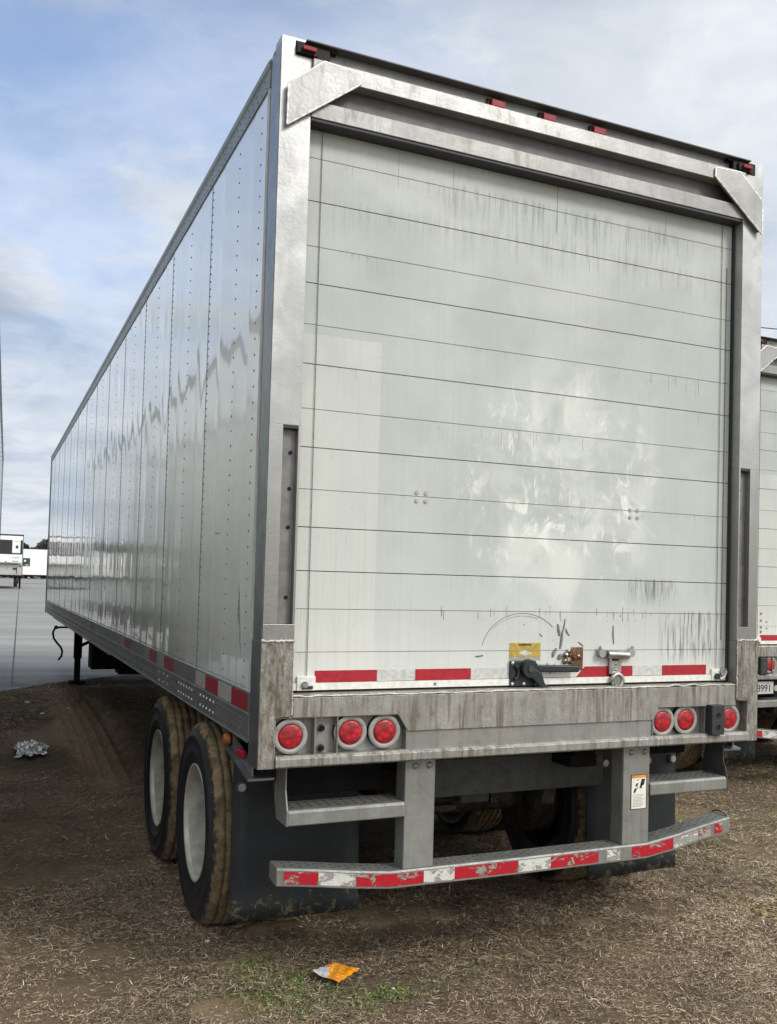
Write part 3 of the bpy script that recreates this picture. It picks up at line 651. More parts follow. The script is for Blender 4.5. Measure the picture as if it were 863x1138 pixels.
def make_trailer(name, loc, rz, white=False):
    t = empty(name, loc, rz)
    # ---- shell
    for side in (-1, 1):
        def wall(b):
            b.box(0, .03, .20, TL, 1.27, 3.86, 'side_paint')
            for k in range(1, 13):                                   # lapped sheet joints
                yy = 1.36+(k-1)*1.24; 
                if yy < TL-.2: b.box(-.0016, 0, yy+.008, yy+.0125, 1.27, 3.86, 'rivet')
            cols = [.30, .72] + [1.345+.62*k for k in range(24)]
            for yy in cols:
                if yy > TL-.1: continue
                dense = abs(((yy-1.345)/1.24) % 1) < .01 and yy > 1
                st = .04 if dense else .07
                zz = 1.33
                while zz < 3.84:
                    b.dome((0, yy, zz), (-1, 0, 0), .0055, .0035, 'rivet', 6); zz += st
            yy = .25
            while yy < TL: b.dome((0, yy, 1.29), (-1, 0, 0), .0045, .003, 'rivet', 6); yy += .05
            rs = random.Random(5)
            if side < 0 and not white:                               # gouges in the sheet
                for (ya, za, yb, zb, w) in ((.45, 1.73, .37, 1.45, .006), (.44, 1.63, .41, 1.55, .012), (.40, 1.55, .36, 1.42, .008), (.42, 1.70, .44, 1.60, .005), (1.02, 1.98, .88, 1.97, .005), (2.6, 1.72, 2.42, 1.70, .006), (2.62, 1.64, 2.45, 1.60, .006)):
                    m = Vector((-.0015, (ya+yb)/2+rs.uniform(-.006, .006), (za+zb)/2))
                    b.tube([(-.0005, ya, za), tuple(m), (-.0005, yb, zb)], [w*.2, w*.6, w*.2], 'scratch', 5)
        mirror_mb(wall, side).build('side_wall', t)
        def top(b):
            b.prism([(-.006, 3.855), (-.006, 3.93), (-.014, 3.94), (-.014, 3.965), (.0, 3.985), (.05, 3.985), (.05, 3.855)], .16, TL+.01, 'rail_alu', 'y')
            yy = .22
            while yy < TL:
                b.dome((-.006, yy, 3.875), (-1, 0, 0), .005, .003, 'rivet', 6); b.dome((-.006, yy+.03, 3.915), (-1, 0, 0), .005, .003, 'rivet', 6); yy += .075
        mirror_mb(top, side).build('top_rail', t, .002)
        def rail(b):
            b.box(-.004, .05, .16, TL+.01, 1.185, 1.277, 'rail_alu')
            b.box(-.010, .05, .16, TL+.01, 1.180, 1.188, 'rail_alu')
            b.box(-.006, .05, .16, TL+.01, 1.075, 1.180, 'rail_alu')
            b.box(-.012, .09, .16, TL-.3, 1.068, 1.0765, 'rail_alu')
            b.box(-.003, .06, 5.41, 13.87, 1.048, 1.068, 'rail_alu')
            yy = .24; 
            while yy < TL:
                near = .9 < yy < 1.9 or 0.5 < yy < .8
                mm = 'rivet_bright' if 0.75 < yy < 2.6 and side < 0 and int(yy/.16) % 4 else 'rivet'
                for zz in (1.155, 1.105): b.dome((-.006, yy, zz), (-1, 0, 0), .008, .005, mm, 8)
                yy += .08 if yy < 1.9 else .155
        rl = mirror_mb(rail, side).build('bottom_rail', t, .002)
        segs = [(.195, .506, 'r'), (.506, .79, 'w'), (.794, 1.10, 'r'), (1.10, 1.36, 'w'), (2.06, 2.40, 'r'), (2.40, 2.66, 'w'), (2.72, 3.02, 'r'), (3.02, 3.25, 'w'), (3.98, 4.37, 'r'), (4.37, 4.6, 'w'), (7.0, 7.3, 'r'), (7.3, 7.6, 'w'), (10, 10.3, 'r'), (10.3, 10.6, 'w'), (13.5, 13.8, 'r'), (13.8, 14.1, 'w')]
        for a, c, k in segs: mirror_mb(lambda b: b.box(-.0056, -.004, a+.002, c-.002, 1.194, 1.268, 'red_tape_dull' if k == 'r' else 'grey_tape'), side).build('reflective_tape', rl)
        # rear end of the rail: hanging corner plate with two marker lamps
        def cpl(b):
            b.prism([(.15, .985), (.62, 1.068), (.62, 1.0), (.50, .985), (.15, .93)], .012, .018, 'frame_side', 'x')
            b.prism([(.12, .915), (.62, .99), (.62, .998), (.12, .925)], -.012, .10, 'frame_side', 'x')
        mirror_mb(cpl, side).build('corner_plate', t)
        def ml(b): b.cyl((.012, .56, 1.025), (-.022, .56, 1.025), .027, 'amber', .023, 18); b.cyl((.012, .56, 1.025), (.004, .56, 1.025), .033, 'housing', n=18)
        mirror_mb(ml, side).build('marker_lamp', t, .003)
        def ml2(b): b.box(-.012, .012, .25, .34, .985, 1.02, 'red_lens_dark')
        mirror_mb(ml2, side).build('marker_lamp', t, .006)
    put(t, 'roof', .0, lambda b: (b.box(.05, TW-.05, .10, TL, 3.975, 3.99, 'roof_metal'), b.box(.03, TW-.03, .14, TL-.02, 3.86, 3.87, 'under_light')))
    def fw(b):
        b.box(0, TW, TL, TL+.03, 1.07, 3.98, 'side_paint'); b.box(-.012, .05, TL-.02, TL+.04, 1.06, 3.99, 'rail_alu'); b.box(TW-.05, TW+.012, TL-.02, TL+.04, 1.06, 3.99, 'rail_alu')
    put(t, 'front_wall', .004, fw)
    put(t, 'cargo_floor', 0, lambda b: b.box(.05, TW-.05, .1, TL, 1.19, 1.23, 'under_steel'))
    # ---- rear frame
    for side in (-1, 1):
        def post(b):
            # outer strip, inner strip, pieces above and below the slot
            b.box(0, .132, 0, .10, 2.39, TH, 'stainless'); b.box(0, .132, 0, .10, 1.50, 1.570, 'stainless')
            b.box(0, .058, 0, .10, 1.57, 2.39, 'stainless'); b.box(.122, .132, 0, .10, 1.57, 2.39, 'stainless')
            b.box(.058, .122, .035, .10, 1.570, 2.39, 'slot_back')
            b.box(.0581, .1219, .001, .035, 2.376, 2.3899, 'black_paint')
            b.box(.0645, .131, .002, .10, 1.195, 1.499, 'stainless_dull')
            b.box(0, .132, .1002, .145, 1.03, 3.99, 'frame_side')
            b.box(.002, .014, .145, .165, 1.27, 3.95, 'frame_side'); b.box(-.004, .004, .165, .197, 1.275, 3.86, 'trim')
            b.box(-.003, -.0001, .004, .140, 1.0, TH-.03, 'frame_side')
            b.cyl((-.001, .10, TH-.035), (-.006, .10, TH-.035), .008, 'trim', n=10)
            for zz in (1.68, 1.97, 2.13, 2.28): b.cyl((.10, .0352, zz), (.10, .031, zz), .008, 'housing', n=12)
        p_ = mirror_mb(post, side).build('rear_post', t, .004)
        def rein(b):
            b.prism([(-.006, .985), (.064, .985), (.064, 1.19), (.128, 1.195), (.129, 1.50), (-.006, 1.50)], -.009, .0, 'reinforcement')
            b.prism([(-.009, .985), (.15, .985), (.15, 1.5), (-.009, 1.5)], -.0065, -.003, 'frame_side', 'x')
            b.box(0, .064, 0.0, .10, .985, 1.50, 'reinforcement')
            rs = random.Random(9+side)
            b.tube([(x_, -.008+rs.uniform(-.002, .002), 1.502+rs.uniform(-.003, .003)) for x_ in np.linspace(-.006, .130, 16)], [rs.uniform(.004, .007) for _ in range(16)], 'weld', 6)
            b.tube([(.130+rs.uniform(-.002, .002), -.006, z_) for z_ in np.linspace(1.2, 1.5, 26)], [rs.uniform(.002, .005) for _ in range(26)], 'weld', 6)
        mirror_mb(rein, side).build('corner_reinforcement', p_, .003)
        def gus(b):
            b.prism([(.026, 3.625), (.340, 3.870), (.338, 3.915), (.178, 3.925), (.028, 3.80)], -.030, -.018, 'stainless_mid')
            q = [(.026, 3.625), (.340, 3.870), (.338, 3.915), (.178, 3.925), (.028, 3.80)]
            rs = random.Random(4+side)
            loop = []
            for i in range(5):
                a, c = Vector(q[i]), Vector(q[(i+1) % 5]); k_ = max(2, int((c-a).length/.012))
                loop += [a.lerp(c, j/k_) for j in range(k_)]
            b.tube([(v.x, -.026, v.y) for v in loop]+[(loop[0].x, -.026, loop[0].y)], [rs.uniform(.0035, .006) for _ in range(len(loop)+1)], 'weld_bright', 6)
            b.prism([(.035, 3.64), (.33, 3.872), (.33, 3.905), (.18, 3.915), (.036, 3.79)], -.018, .0, 'stainless_dull')
        mirror_mb(gus, side).build('gusset_plate', t, .002)
    def header(b):
        b.box(.132, TW-.132, .03, .12, 3.93, 4.0, 'stainless_dull')            # lamp strip
        b.box(.10, TW-.10, -.022, .14, 3.998, 4.006, 'header_web')               # roof lip
        b.box(.132, TW-.132, -.018, .05, 3.862, 3.935, 'stainless_mid')            # upper flange
        b.box(.132, TW-.132, .045, .06, 3.765, 3.862, 'header_web')
        b.prism([(-.006, 3.69), (-.006, 3.762), (.05, 3.785), (.09, 3.785), (.09, 3.69)], .132, TW-.132, 'stainless_dull', 'x')
        b.box(.132, TW-.132, -.0005, .10, 3.676, 3.690, 'black_rubber')
        for xx in (.050, TW-.215):                                             # dark lamp pockets in the corners
            b.box(xx+.008, xx+.157, -.0045, .03, 3.938, 3.998, 'housing')
        b.box(.21, .24, -.004, .03, 3.985, 3.998, 'housing'); b.box(TW-.24, TW-.21, -.004, .03, 3.985, 3.998, 'housing')
    h = put(t, 'header', .003, header)
    for i, xx in enumerate((.107, 1.007, 1.280, 1.561, 2.456)):
        b = MB(); y0 = -.004 if i in (0, 4) else .03
        b.box(xx-.046, xx+.044, y0-.014, y0, 3.943, 3.981, 'housing'); o = b.build('clearance_lamp', t, .002)
        b = MB()
        if i in (0, 4): b.box(xx-.024, xx+.032, y0-.030, y0-.006, 3.954, 3.970, 'red_lens_dark'); b.dome((xx+.03, y0-.012, 3.944), (0, -1, 0), .007, .010, 'red_lens_dark', 8)
        else: b.box(xx-.030, xx+.040, y0-.030, y0-.006, 3.944, 3.976, 'red_lens_dark')
        b.build('lens', o, .004, 3)
    # ---- sill
    def sill(b):
        b.box(.132, TW-.132, .012, .16, 1.262, 1.281, 'sill_steel')
        b.prism([(.131, 1.268), (.131, 1.188), (.600, 1.186), (.645, 1.118), (.645, 1.113), (1.942, 1.113), (1.942, 1.118), (1.975, 1.172), (2.459, 1.168), (2.459, 1.268)], 0, .03, 'sill_steel')
        b.box(.645, 1.942, .010, .05, 1.03, 1.113, 'sill_low')
        b.box(.064, .645, .048, .06, 1.03, 1.262, 'sill_low'); b.box(1.942, 2.527, .048, .06, 1.03, 1.262, 'sill_low')
        b.prism([(-.020, .992), (-.020, 1.022), (-.008, 1.034), (.05, 1.034), (.10, 1.0), (.10, .985), (-.012, .985)], .066, 2.526, 'sill_steel', 'x')
        for xa in (.231, .328, .640): b.box(xa, xa+.006, .004, .048, 1.032, 1.186 if xa < .6 else 1.12, 'stainless')
        b.box(.064, .600, .004, .03, 1.184, 1.190, 'stainless')
        for xa in (1.941, 2.263, 2.358): b.box(xa, xa+.006, .004, .048, 1.032, 1.170, 'stainless')
        rs = random.Random(2)
        # battered top edge
        b.tube([(x_, .004, 1.274+rs.uniform(-.002, .002)+(.006 if 2.05 < x_ < 2.25 and int(x_*20) % 2 else 0)) for x_ in np.linspace(.135, 2.455, 90)], [rs.uniform(.003, .006) for _ in range(90)], 'weld', 6)
    s_ = put(t, 'rear_sill', .003, sill)
    for zz in (1.135, 1.052): b = MB(); b.cyl((.272, .048, zz), (.272, .042, zz), .016, 'under_light', n=16); b.cyl((.272, .042, zz), (.272, .024, zz), .010, 'under_steel', n=6, smooth=False); b.build('bolt', s_, .001)
    b = MB(); b.box(2.272, 2.350, -.045, .047, 1.030, 1.178, 'black_rubber')
    for zz in (1.07, 1.13): b.cyl((2.311, -.046, zz), (2.311, -.0455, zz), .014, 'housing', n=14)
    b.tube([(2.311+.014*cs(a), -.0455, 1.13+.014*sn(a)) for a in np.linspace(0, 2*PI, 15)], .003, 'black_rubber', 5)
    b.tube([(2.311+.014*cs(a), -.0455, 1.07+.014*sn(a)) for a in np.linspace(0, 2*PI, 15)], .003, 'black_rubber', 5)
    db = b.build('dock_bumper', t, .008)
    for xx, zz in ((.134, 1.109), (.393, 1.115), (.547, 1.113), (2.012, 1.100), (2.155, 1.103), (2.430, 1.100)): lamp(t, xx, zz)
    # ---- roll-up door
    d = MB(); d.box(.14, TW-.14, .115, .125, 1.275, 3.72, 'black_paint'); d.box(.1325, .140, .06, .12, 1.28, 3.69, 'black_rubber'); d.box(TW-.140, TW-.1325, .06, .12, 1.28, 3.69, 'black_rubber')
    d.box(.14, TW-.14, .10, .114, 1.281, 1.290, 'black_rubber')
    door = d.build('roll_up_door', t); scr = MB()
    zs = [3.70, 3.555, 3.370, 3.175, 3.018, 2.840, 2.672, 2.480, 2.317, 2.138, 1.978, 1.793, 1.632, 1.450, 1.322]
    for i in range(len(zs)-1):
        b = MB(); g_ = .0020 if i in (2, 4, 6, 8, 10, 11) else .0007
        b.box(.146, TW-.138, .078, .114, zs[i+1]+.0008, zs[i]-g_, 'door_paint'); b.build('door_panel', door, .0015)
    b = MB(); b.box(.150, TW-.142, .070, .114, 1.291, 1.321, 'white_strip'); b.cyl((.80, .070, 1.306), (.80, .066, 1.306), .006, 'scratch', n=10); scr = b
    for a, c, k in ((.246, .527, 'red_tape'), (.527, .706, 'white_tape'), (.706, .980, 'red_tape'), (.980, 1.164, 'white_tape'), (1.59, 1.868, 'red_tape'), (1.868, 2.048, 'white_tape'), (2.048, 2.327, 'red_tape')):
        b = MB(); b.prism([(a+.001-(.048 if a == 1.59 else 0), 1.323), (c-.001, 1.323), (c-.001, 1.372), (a+.001, 1.372)], .0764, .078, k); b.build('reflective_tape', door)
    for q0, q1, rr_ in (((.208, .073, 3.69), (.210, .071, 1.33), .0018), ((2.384, .073, 3.69), (2.386, .071, 1.33), .0018), ((2.419, .074, 3.45), (2.419, .074, 1.5), .002)):
        b = MB(); b.tube([q0, q1], rr_, 'scratch', 5); b.build('lift_cable', door)
    b = MB()
    b.box(.168, .248, .064, .077, 1.290, 1.350, 'white_strip'); b.cyl((.20, .064, 1.315), (.20, .052, 1.315), .014, 'scratch', n=12); b.box(.19, .235, .055, .064, 1.297, 1.31, 'black_ink')
    b.build('roller_bracket', door, .002); b = MB()
    b.box(2.355, 2.44, .064, .077, 1.290, 1.350, 'white_strip'); b.cyl((2.385, .064, 1.312), (2.385, .050, 1.312), .016, 'black_ink', n=12); b.cyl((2.425, .07, 1.335), (2.425, .052, 1.335), .022, 'ring_grey', n=16); b.tube([(2.395, .06, 1.31), (2.41, .055, 1.30), (2.43, .055, 1.31), (2.44, .055, 1.34)], .006, 'white_strip', 6)
    b.build('roller_bracket', door, .002)
    for cx_, cz_ in ((.712, 2.136), (1.858, 2.123)):
        for dx in (-.022, .022):
            for dz in (-.018, .018): b = MB(); b.cyl((cx_+dx, .078, cz_+dz), (cx_+dx, .075, cz_+dz), .010, 'scratch_faint', n=12); b.cyl((cx_+dx, .075, cz_+dz), (cx_+dx, .073, cz_+dz), .0055, 'chrome', n=8); b.build('bolt', door)
    rs = random.Random(12)
    b = scr
    arc = []
    for k in range(25):
        a = PI*(.93-.70*k/24); arc.append((1.245+.205*cs(a)*1.05, .0768, 1.435+.190*sn(a)))
    b.tube(arc, .0013, 'scratch', 4)
    b.tube([(x_, y_, z_-.012) for x_, y_, z_ in arc[6:20]], .0009, 'scratch_faint', 4)
    for (x0, z0, x1, z1, w) in ((1.435, 1.575, 1.445, 1.52, .010), (1.475, 1.60, 1.46, 1.53, .006), (1.46, 1.54, 1.45, 1.46, .011), (1.48, 1.555, 1.50, 1.52, .006), (1.43, 1.46, 1.41, 1.42, .013), (1.46, 1.43, 1.44, 1.41, .016), (1.75, 1.57, 1.755, 1.48, .006), (1.0, 1.425, 1.04, 1.43, .006), (1.335, 1.53, 1.35, 1.515, .004), (1.55, 1.49, 1.58, 1.47, .005), (1.38, 1.39, 1.40, 1.34, .006), (1.42, 1.385, 1.40, 1.345, .006), (1.40, 1.36, 1.42, 1.35, .006)):
        q = rs.uniform(-.006, .006); b.tube([(x0, .0772, z0), ((x0+x1)/2+q, .0772, (z0+z1)/2), (x1, .0772, z1)], [w*.5, w*.8, w*.5], 'scratch', 5)
    for k in range(26):
        x_ = rs.uniform(.75, 2.2); zz = 1.632; b.box(x_, x_+.0025, .0772, .0779, zz-rs.uniform(.01, .045), zz+rs.uniform(0, .03), 'scratch' if k % 2 else 'scratch_faint')
    for (zz, xa, xb, nn) in ((3.553, .3, 2.2, 22), (3.368, 1.2, 2.2, 10), (2.838, 1.9, 2.4, 12), (2.478, 1.0, 1.6, 10), (1.79, 1.85, 2.15, 12)):
        for k in range(nn): x_ = rs.uniform(xa, xb); b.box(x_, x_+.0018, .0774, .0779, zz-rs.uniform(.02, .10), zz, 'scratch_faint')
    for k in range(4):                                                      # seams across the top sheet
        x_ = (.56, .83, 1.38, 2.02)[k]; b.box(x_, x_+.002, .0770, .0779, 3.50 if k != 2 else 3.45, 3.69, 'scratch_faint' if k != 2 else 'scratch')
    scr.build('bottom_strip', door)
    # ---- latch, right hand pull latch, rusty plate and sticker
    b = MB(); b.box(1.176, 1.312, .062, .0765, 1.288, 1.404, 'black_paint')
    for px_, pz_ in ((1.188, 1.395), (1.188, 1.298), (1.25, 1.298)): b.dome((px_, .062, pz_), (0, -1, 0), .008, .005, 'rivet_bright', 10)
    b.cyl((1.268, .062, 1.368), (1.268, .030, 1.368), .044, 'black_paint', .040, 24); b.cyl((1.268, .030, 1.368), (1.268, .024, 1.368), .016, 'under_light', n=16)
    b.tube([(1.195+.02*cs(a), .055, 1.35+.03*sn(a)) for a in np.linspace(PI/2, -PI/2, 9)], .008, 'black_paint', 6)
    b.build('latch', t, .003)
    b = MB(); b.prism([(1.295, 1.388), (1.53, 1.380), (1.53, 1.349), (1.31, 1.352)], .028, .050, 'black_paint')
    b.prism([(1.29, 1.37), (1.325, 1.352), (1.345, 1.30), (1.368, 1.283), (1.360, 1.266), (1.335, 1.264), (1.318, 1.283), (1.27, 1.33)], .028, .05, 'black_paint')
    b.build('latch_handle', t, .006)
    b = MB(); b.box(1.512, 1.577, .0735, .077, 1.355, 1.465, 'rusty'); 
    rs = random.Random(8)
    for k in range(16): b.dome((rs.uniform(1.47, 1.56), .0735, rs.uniform(1.385, 1.45)), (0, -1, 0), rs.uniform(.008, .018), rs.uniform(.008, .02), 'rusty' if k % 4 else 'chrome', 7)
    b.build('catch_plate', t, .001)
    b = MB()
    for xx in (1.672, 1.842): b.cyl((xx, .077, 1.437), (xx, .045, 1.437), .020, 'ring_grey', n=16); b.tube([(xx, .06, 1.45), (xx+(.012 if xx > 1.7 else -.012), .055, 1.468)], .008, 'ring_grey', 6)
    b.box(1.66, 1.855, .066, .0765, 1.418, 1.452, 'ring_grey'); b.cyl((1.700, .048, 1.432), (1.820, .048, 1.426), .020, 'chrome', n=18)
    b.box(1.722, 1.790, .060, .074, 1.335, 1.43, 'chrome'); b.dome((1.757, .06, 1.385), (0, -1, 0), .008, .006, 'screw', 10); b.dome((1.757, .06, 1.355), (0, -1, 0), .008, .006, 'screw', 10); b.box(1.735, 1.775, .0585, .0602, 1.398, 1.412, 'black_ink')
    b.tube([(1.762+.030*cs(a), .052, 1.303+.032*sn(a)) for a in np.linspace(-1.2, 4.0, 18)], [.012]*14+[.011, .009, .007, .005], 'chrome', 8)
    b.cyl((1.762, .06, 1.303), (1.762, .05, 1.303), .022, 'chrome', n=16)
    b.build('pull_latch', t, .002)
    b = MB(); b.box(1.176, 1.343, .0766, .0778, 1.422, 1.486, 'yellow_sticker'); b.box(1.176, 1.343, .0762, .0766, 1.452, 1.455, 'grey_ink'); b.box(1.225, 1.29, .0762, .0766, 1.474, 1.481, 'black_ink'); b.prism([(1.22, 1.44), (1.26, 1.452), (1.30, 1.437), (1.26, 1.426)], .0758, .0766, 'white_tape')
    b.box(1.176, 1.343, .0766, .0778, 1.405, 1.421, 'scratch_faint'); b.build('warning_sticker', t)
    # ---- underride guard
    bars = MB()
    path = [(.122, .115, .474), (.24, .09, .466), (.42, .06, .448), (.60, .04, .432), (1.28, .036, .430), (1.95, .04, .432), (2.15, .06, .452), (2.33, .09, .474), (2.530, .115, .496)]
    sec = [(0, 0), (0, .066), (.006, .074), (.115, .078), (.122, .070), (.122, .004), (.010, -.004)]
    vs = []
    for (px_, py_, pz_) in path: vs += [(px_, py_+a, pz_+c) for a, c in sec]
    k = len(sec); fs = []
    for i in range(len(path)-1):
        for j in range(k): fs.append((i*k+j, i*k+(j+1) % k, (i+1)*k+(j+1) % k, (i+1)*k+j))
    bars.add(vs, [tuple(reversed(q)) for q in fs], 'galvanised'); bars.add(vs[:k], [tuple(range(k))], 'galvanised'); bars.add(vs[-k:], [tuple(range(k-1, -1, -1))], 'galvanised')
    def onbar(x_):
        for i in range(len(path)-1):
            if path[i][0] <= x_ <= path[i+1][0]:
                q = (x_-path[i][0])/(path[i+1][0]-path[i][0]); return [path[i][j]*(1-q)+path[i+1][j]*q for j in range(3)]
        return path[-1]
    for ix in range(70):                                                  # grip holes in the top face
        x_ = .16+ix*.0335; p3 = onbar(x_)
        for dy in (.035, .075):
            yq = p3[1]+dy+(.015 if ix % 2 else 0); zt = p3[2]+.0745+(.004)*(yq-p3[1])/.11
            bars.add([(x_+.005*cs(a), yq+.005*sn(a), zt+.0015) for a in np.linspace(0, 2*PI, 8, endpoint=False)], [tuple(range(8))], 'black_ink')
    bars.tube([(2.527, .13, .50), (2.527, .13, .575), (2.527, .20, .59), (2.527, .25, .575), (2.527, .25, .50)], .006, 'galvanised', 6)
    bumper = bars.build('bumper', t, .002)
    def seg(x0, x1, mat, z0=.009, z1=.062):
        tp = MB()
        n_ = max(2, int((x1-x0)/.03)); vv_ = []
        for i in range(n_+1):
            x_ = x0+(x1-x0)*i/n_; p3 = onbar(x_); vv_ += [(x_, p3[1]-.0015, p3[2]+z0), (x_, p3[1]-.0015, p3[2]+z1)]
        tp.add(vv_, [(2*i, 2*i+2, 2*i+3, 2*i+1) for i in range(n_)], mat); tp.build('reflective_tape', bumper)
    for a, c, m in ((.150, .290, 'tape_red_worn'), (.292, .45, 'tape_white_worn'), (.452, .755, 'tape_red_worn'), (.757, .905, 'tape_white_worn'), (.907, 1.185, 'tape_red_worn'), (1.187, 1.225, 'tape_red_worn'), (1.227, 1.40, 'tape_white_worn'), (1.402, 1.665, 'tape_red_worn'), (1.71, 1.79, 'tape_white_shredded'), (1.86, 2.12, 'tape_red_worn'), (2.122, 2.30, 'tape_white_shredded'), (2.302, 2.39, 'tape_red_shredded'), (2.42, 2.475, 'tape_red_worn')): seg(a, c, m)
    for xa, xb in ((.660, .803), (1.805, 1.960)):
        b = MB(); b.box(xa, xb, .046, .054, .506, .984, 'galvanised'); b.box(xa, xa+.007, .054, .15, .506, .984, 'galvanised'); b.box(xb-.007, xb, .054, .15, .506, .984, 'galvanised')
        for xx in (xa+.045, xb-.03): b.dome((xx, .046, .952), (0, -1, 0), .016, .012, 'galvanised', 12)
        up = b.build('bumper_upright', t, .004)
        if xa > 1:
            b = MB(); b.box(1.853, 1.942, .0445, .046, .676, .840, 'sticker_white'); b.box(1.853, 1.942, .0440, .0446, .825, .840, 'orange_ink'); b.box(1.853, 1.88, .0436, .0441, .826, .839, 'yellow_sticker')
            for (x0, z0, x1, z1) in ((1.905, .79, 1.935, .82), (1.90, .775, 1.922, .798), (1.865, .755, 1.885, .775), (1.875, .785, 1.895, .80), (1.88, .77, 1.893, .782), (1.885, .812, 1.898, .82)): b.prism([(x0, z0), (x1-.008, z0), (x1, z1), (x0+.008, z1)], .0438, .0445, 'black_ink')
            for k in range(9): b.box(1.862, 1.932-(k % 3)*.008, .0440, .0445, .744-k*.0072, .7465-k*.0072, 'grey_ink')
            for q in ((1.851, 1.854, .674, .842), (1.941, 1.944, .674, .842), (1.851, 1.944, .674, .6765), (1.851, 1.944, .8395, .842)): b.box(q[0], q[1], .0434, .0444, q[2], q[3], 'black_ink')
            b.build('warning_sticker', up)
    for (xa, xb, arm) in ((.140, .659, .133), (1.961, 2.440, 2.441)):
        b = MB(); b.box(xa, xb, .040, .20, .735, .742, 'galvanised'); b.prism([(.036, .738), (.036, .788), (.046, .80), (.20, .804), (.20, .79), (.048, .785), (.048, .738)], xa, xb, 'galvanised', 'x')
        for ix in range(int((xb-xa)/.04)):
            for dy in (.08, .12, .16): b.add([(xa+.03+ix*.04+.008*cs(a), dy+.006*sn(a), .8055) for a in np.linspace(0, 2*PI, 8, endpoint=False)], [tuple(range(8))], 'black_ink')
        b.prism([(.036, .735), (.20, .735), (.24, .83), (.20, .985), (.07, .985), (.07, .88), (.036, .80)], arm, arm+.007, 'galvanised' if arm < 1 else 'under_light', 'x'); b.build('step', t, .003)
    # ---- mud flaps
    for side in (-1, 1):
        rs = random.Random(side+4)
        fb = MB(); nxx, nz_ = 8, 12; vs = []
        x0, x1 = .040, .645
        for j in range(nz_+1):
            for i in range(nxx+1):
                z_ = .185+(.97-.185)*j/nz_; x_ = x0+(x1-x0)*i/nxx
                vs.append((x_, .60+.02*sn(x_*5+1)*(1-j/nz_)-.03*(1-j/nz_)**2, z_))
        fb.add(vs, [(j*(nxx+1)+i, j*(nxx+1)+i+1, (j+1)*(nxx+1)+i+1, (j+1)*(nxx+1)+i) for j in range(nz_) for i in range(nxx)], 'flap_rubber', True)
        if side > 0: fb.v = [(TW-v[0], v[1], v[2]) for v in fb.v]; fb.f = [tuple(reversed(q)) for q in fb.f]
        fo = fb.build('mud_flap', t); so_ = fo.modifiers.new('thick', 'SOLIDIFY'); so_.thickness = .009
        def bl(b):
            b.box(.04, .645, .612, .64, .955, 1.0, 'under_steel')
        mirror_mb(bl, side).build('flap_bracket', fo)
        for xx in (.075, .245, .53): mirror_mb(lambda b: (b.cyl((xx, .598, .797), (xx, .586, .797), .026, 'under_light', n=20), b.cyl((xx, .586, .797), (xx, .578, .797), .018, 'screw', n=16)), side).build('bolt', fo)
    # ---- running gear
    for yy in (1.2436, 2.4836):
        b = MB(); b.cyl((.25, yy, .50), (TW-.25, yy, .50), .065, 'under_mid', n=20)
        for xx in (.62, TW-.62): b.cyl((xx-.09, yy, .5), (xx+.07, yy, .5), .205, 'under_mid', n=28)
        b.tube([(.80, yy-.1, .56), (1.3, yy-.12, .58), (1.8, yy-.1, .56)], .022, 'under_mid', 8)
        for xx in (.98, 1.62):
            b.cyl((xx, yy-.10, .60), (xx, yy-.19, .61), .085, 'under_mid', n=20); b.cyl((xx, yy-.19, .61), (xx, yy-.20, .61), .092, 'rusty', n=20); b.cyl((xx, yy-.20, .61), (xx, yy-.31, .62), .082, 'under_mid', .070, 20)
            b.tube([(xx, yy-.25, .69), (xx+.03, yy-.30, .78), (xx+.12, yy-.28, .86), (xx+.2, yy-.1, .9)], .011, 'black_rubber', 6)
            b.tube([(xx, yy+.1, .60), (xx-.22 if xx < 1.3 else xx+.22, yy+.12, .55)], .018, 'rusty', 6)
        b.build('axle', t, .003)
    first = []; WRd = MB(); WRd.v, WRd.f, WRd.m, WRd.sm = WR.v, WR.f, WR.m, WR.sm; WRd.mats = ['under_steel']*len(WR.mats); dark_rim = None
    for yy in (1.2436, 2.4836):
        for xx, sd_ in ((.126, 0), (.455, PI), (TW-.455, 0), (TW-.126, PI)):
            if not first:
                to = WT.build('wheel', t); ri = WR.build('rim', to); first = [to, ri]
            else:
                to = first[0].copy(); col.objects.link(to); to.parent = t
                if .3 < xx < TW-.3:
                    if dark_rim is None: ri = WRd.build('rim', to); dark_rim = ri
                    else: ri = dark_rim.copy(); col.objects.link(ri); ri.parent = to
                else: ri = first[1].copy(); col.objects.link(ri); ri.parent = to
            to.location = (xx, yy, .50); to.rotation_euler = (random.uniform(0, 6) if sd_ == 0 else 0, 0, sd_)
            if sd_ == 0: to.rotation_euler = (0, 0, 0)
    b = MB()
    for xx in (.78, TW-.90):
        b.box(xx, xx+.12, .30, 4.6, .90, 1.03, 'under_steel'); b.box(xx-.02, xx+.14, .32, 3.6, .84, .90, 'under_steel')
        for yy in (.72, 1.86, 3.1): b.prism([(yy-.12, .84), (yy+.12, .84), (yy+.05, .58), (yy-.05, .58)], xx+.02, xx+.10, 'under_mid', 'x')
        for yy in (1.24, 2.48): b.prism([(yy-.48, .70), (yy, .66), (yy+.48, .70), (yy+.48, .66), (yy, .60), (yy-.48, .66)], xx+.03, xx+.09, 'under_mid', 'x')
    b.box(.90, TW-.90, .70, .78, .86, 1.0, 'under_mid'); b.box(.90, TW-.90, 2.0, 2.08, .86, 1.0, 'under_mid')
    b.box(.81, 1.99, .50, .54, .70, .885, 'under_light'); b.box(.19, .655, .33, .36, .80, .985, 'under_steel'); b.box(1.99, 2.40, .33, .36, .88, .985, 'under_steel')  # dark plate behind the left step is added to stand for deep shade
    b.build('suspension_frame', t, .004)
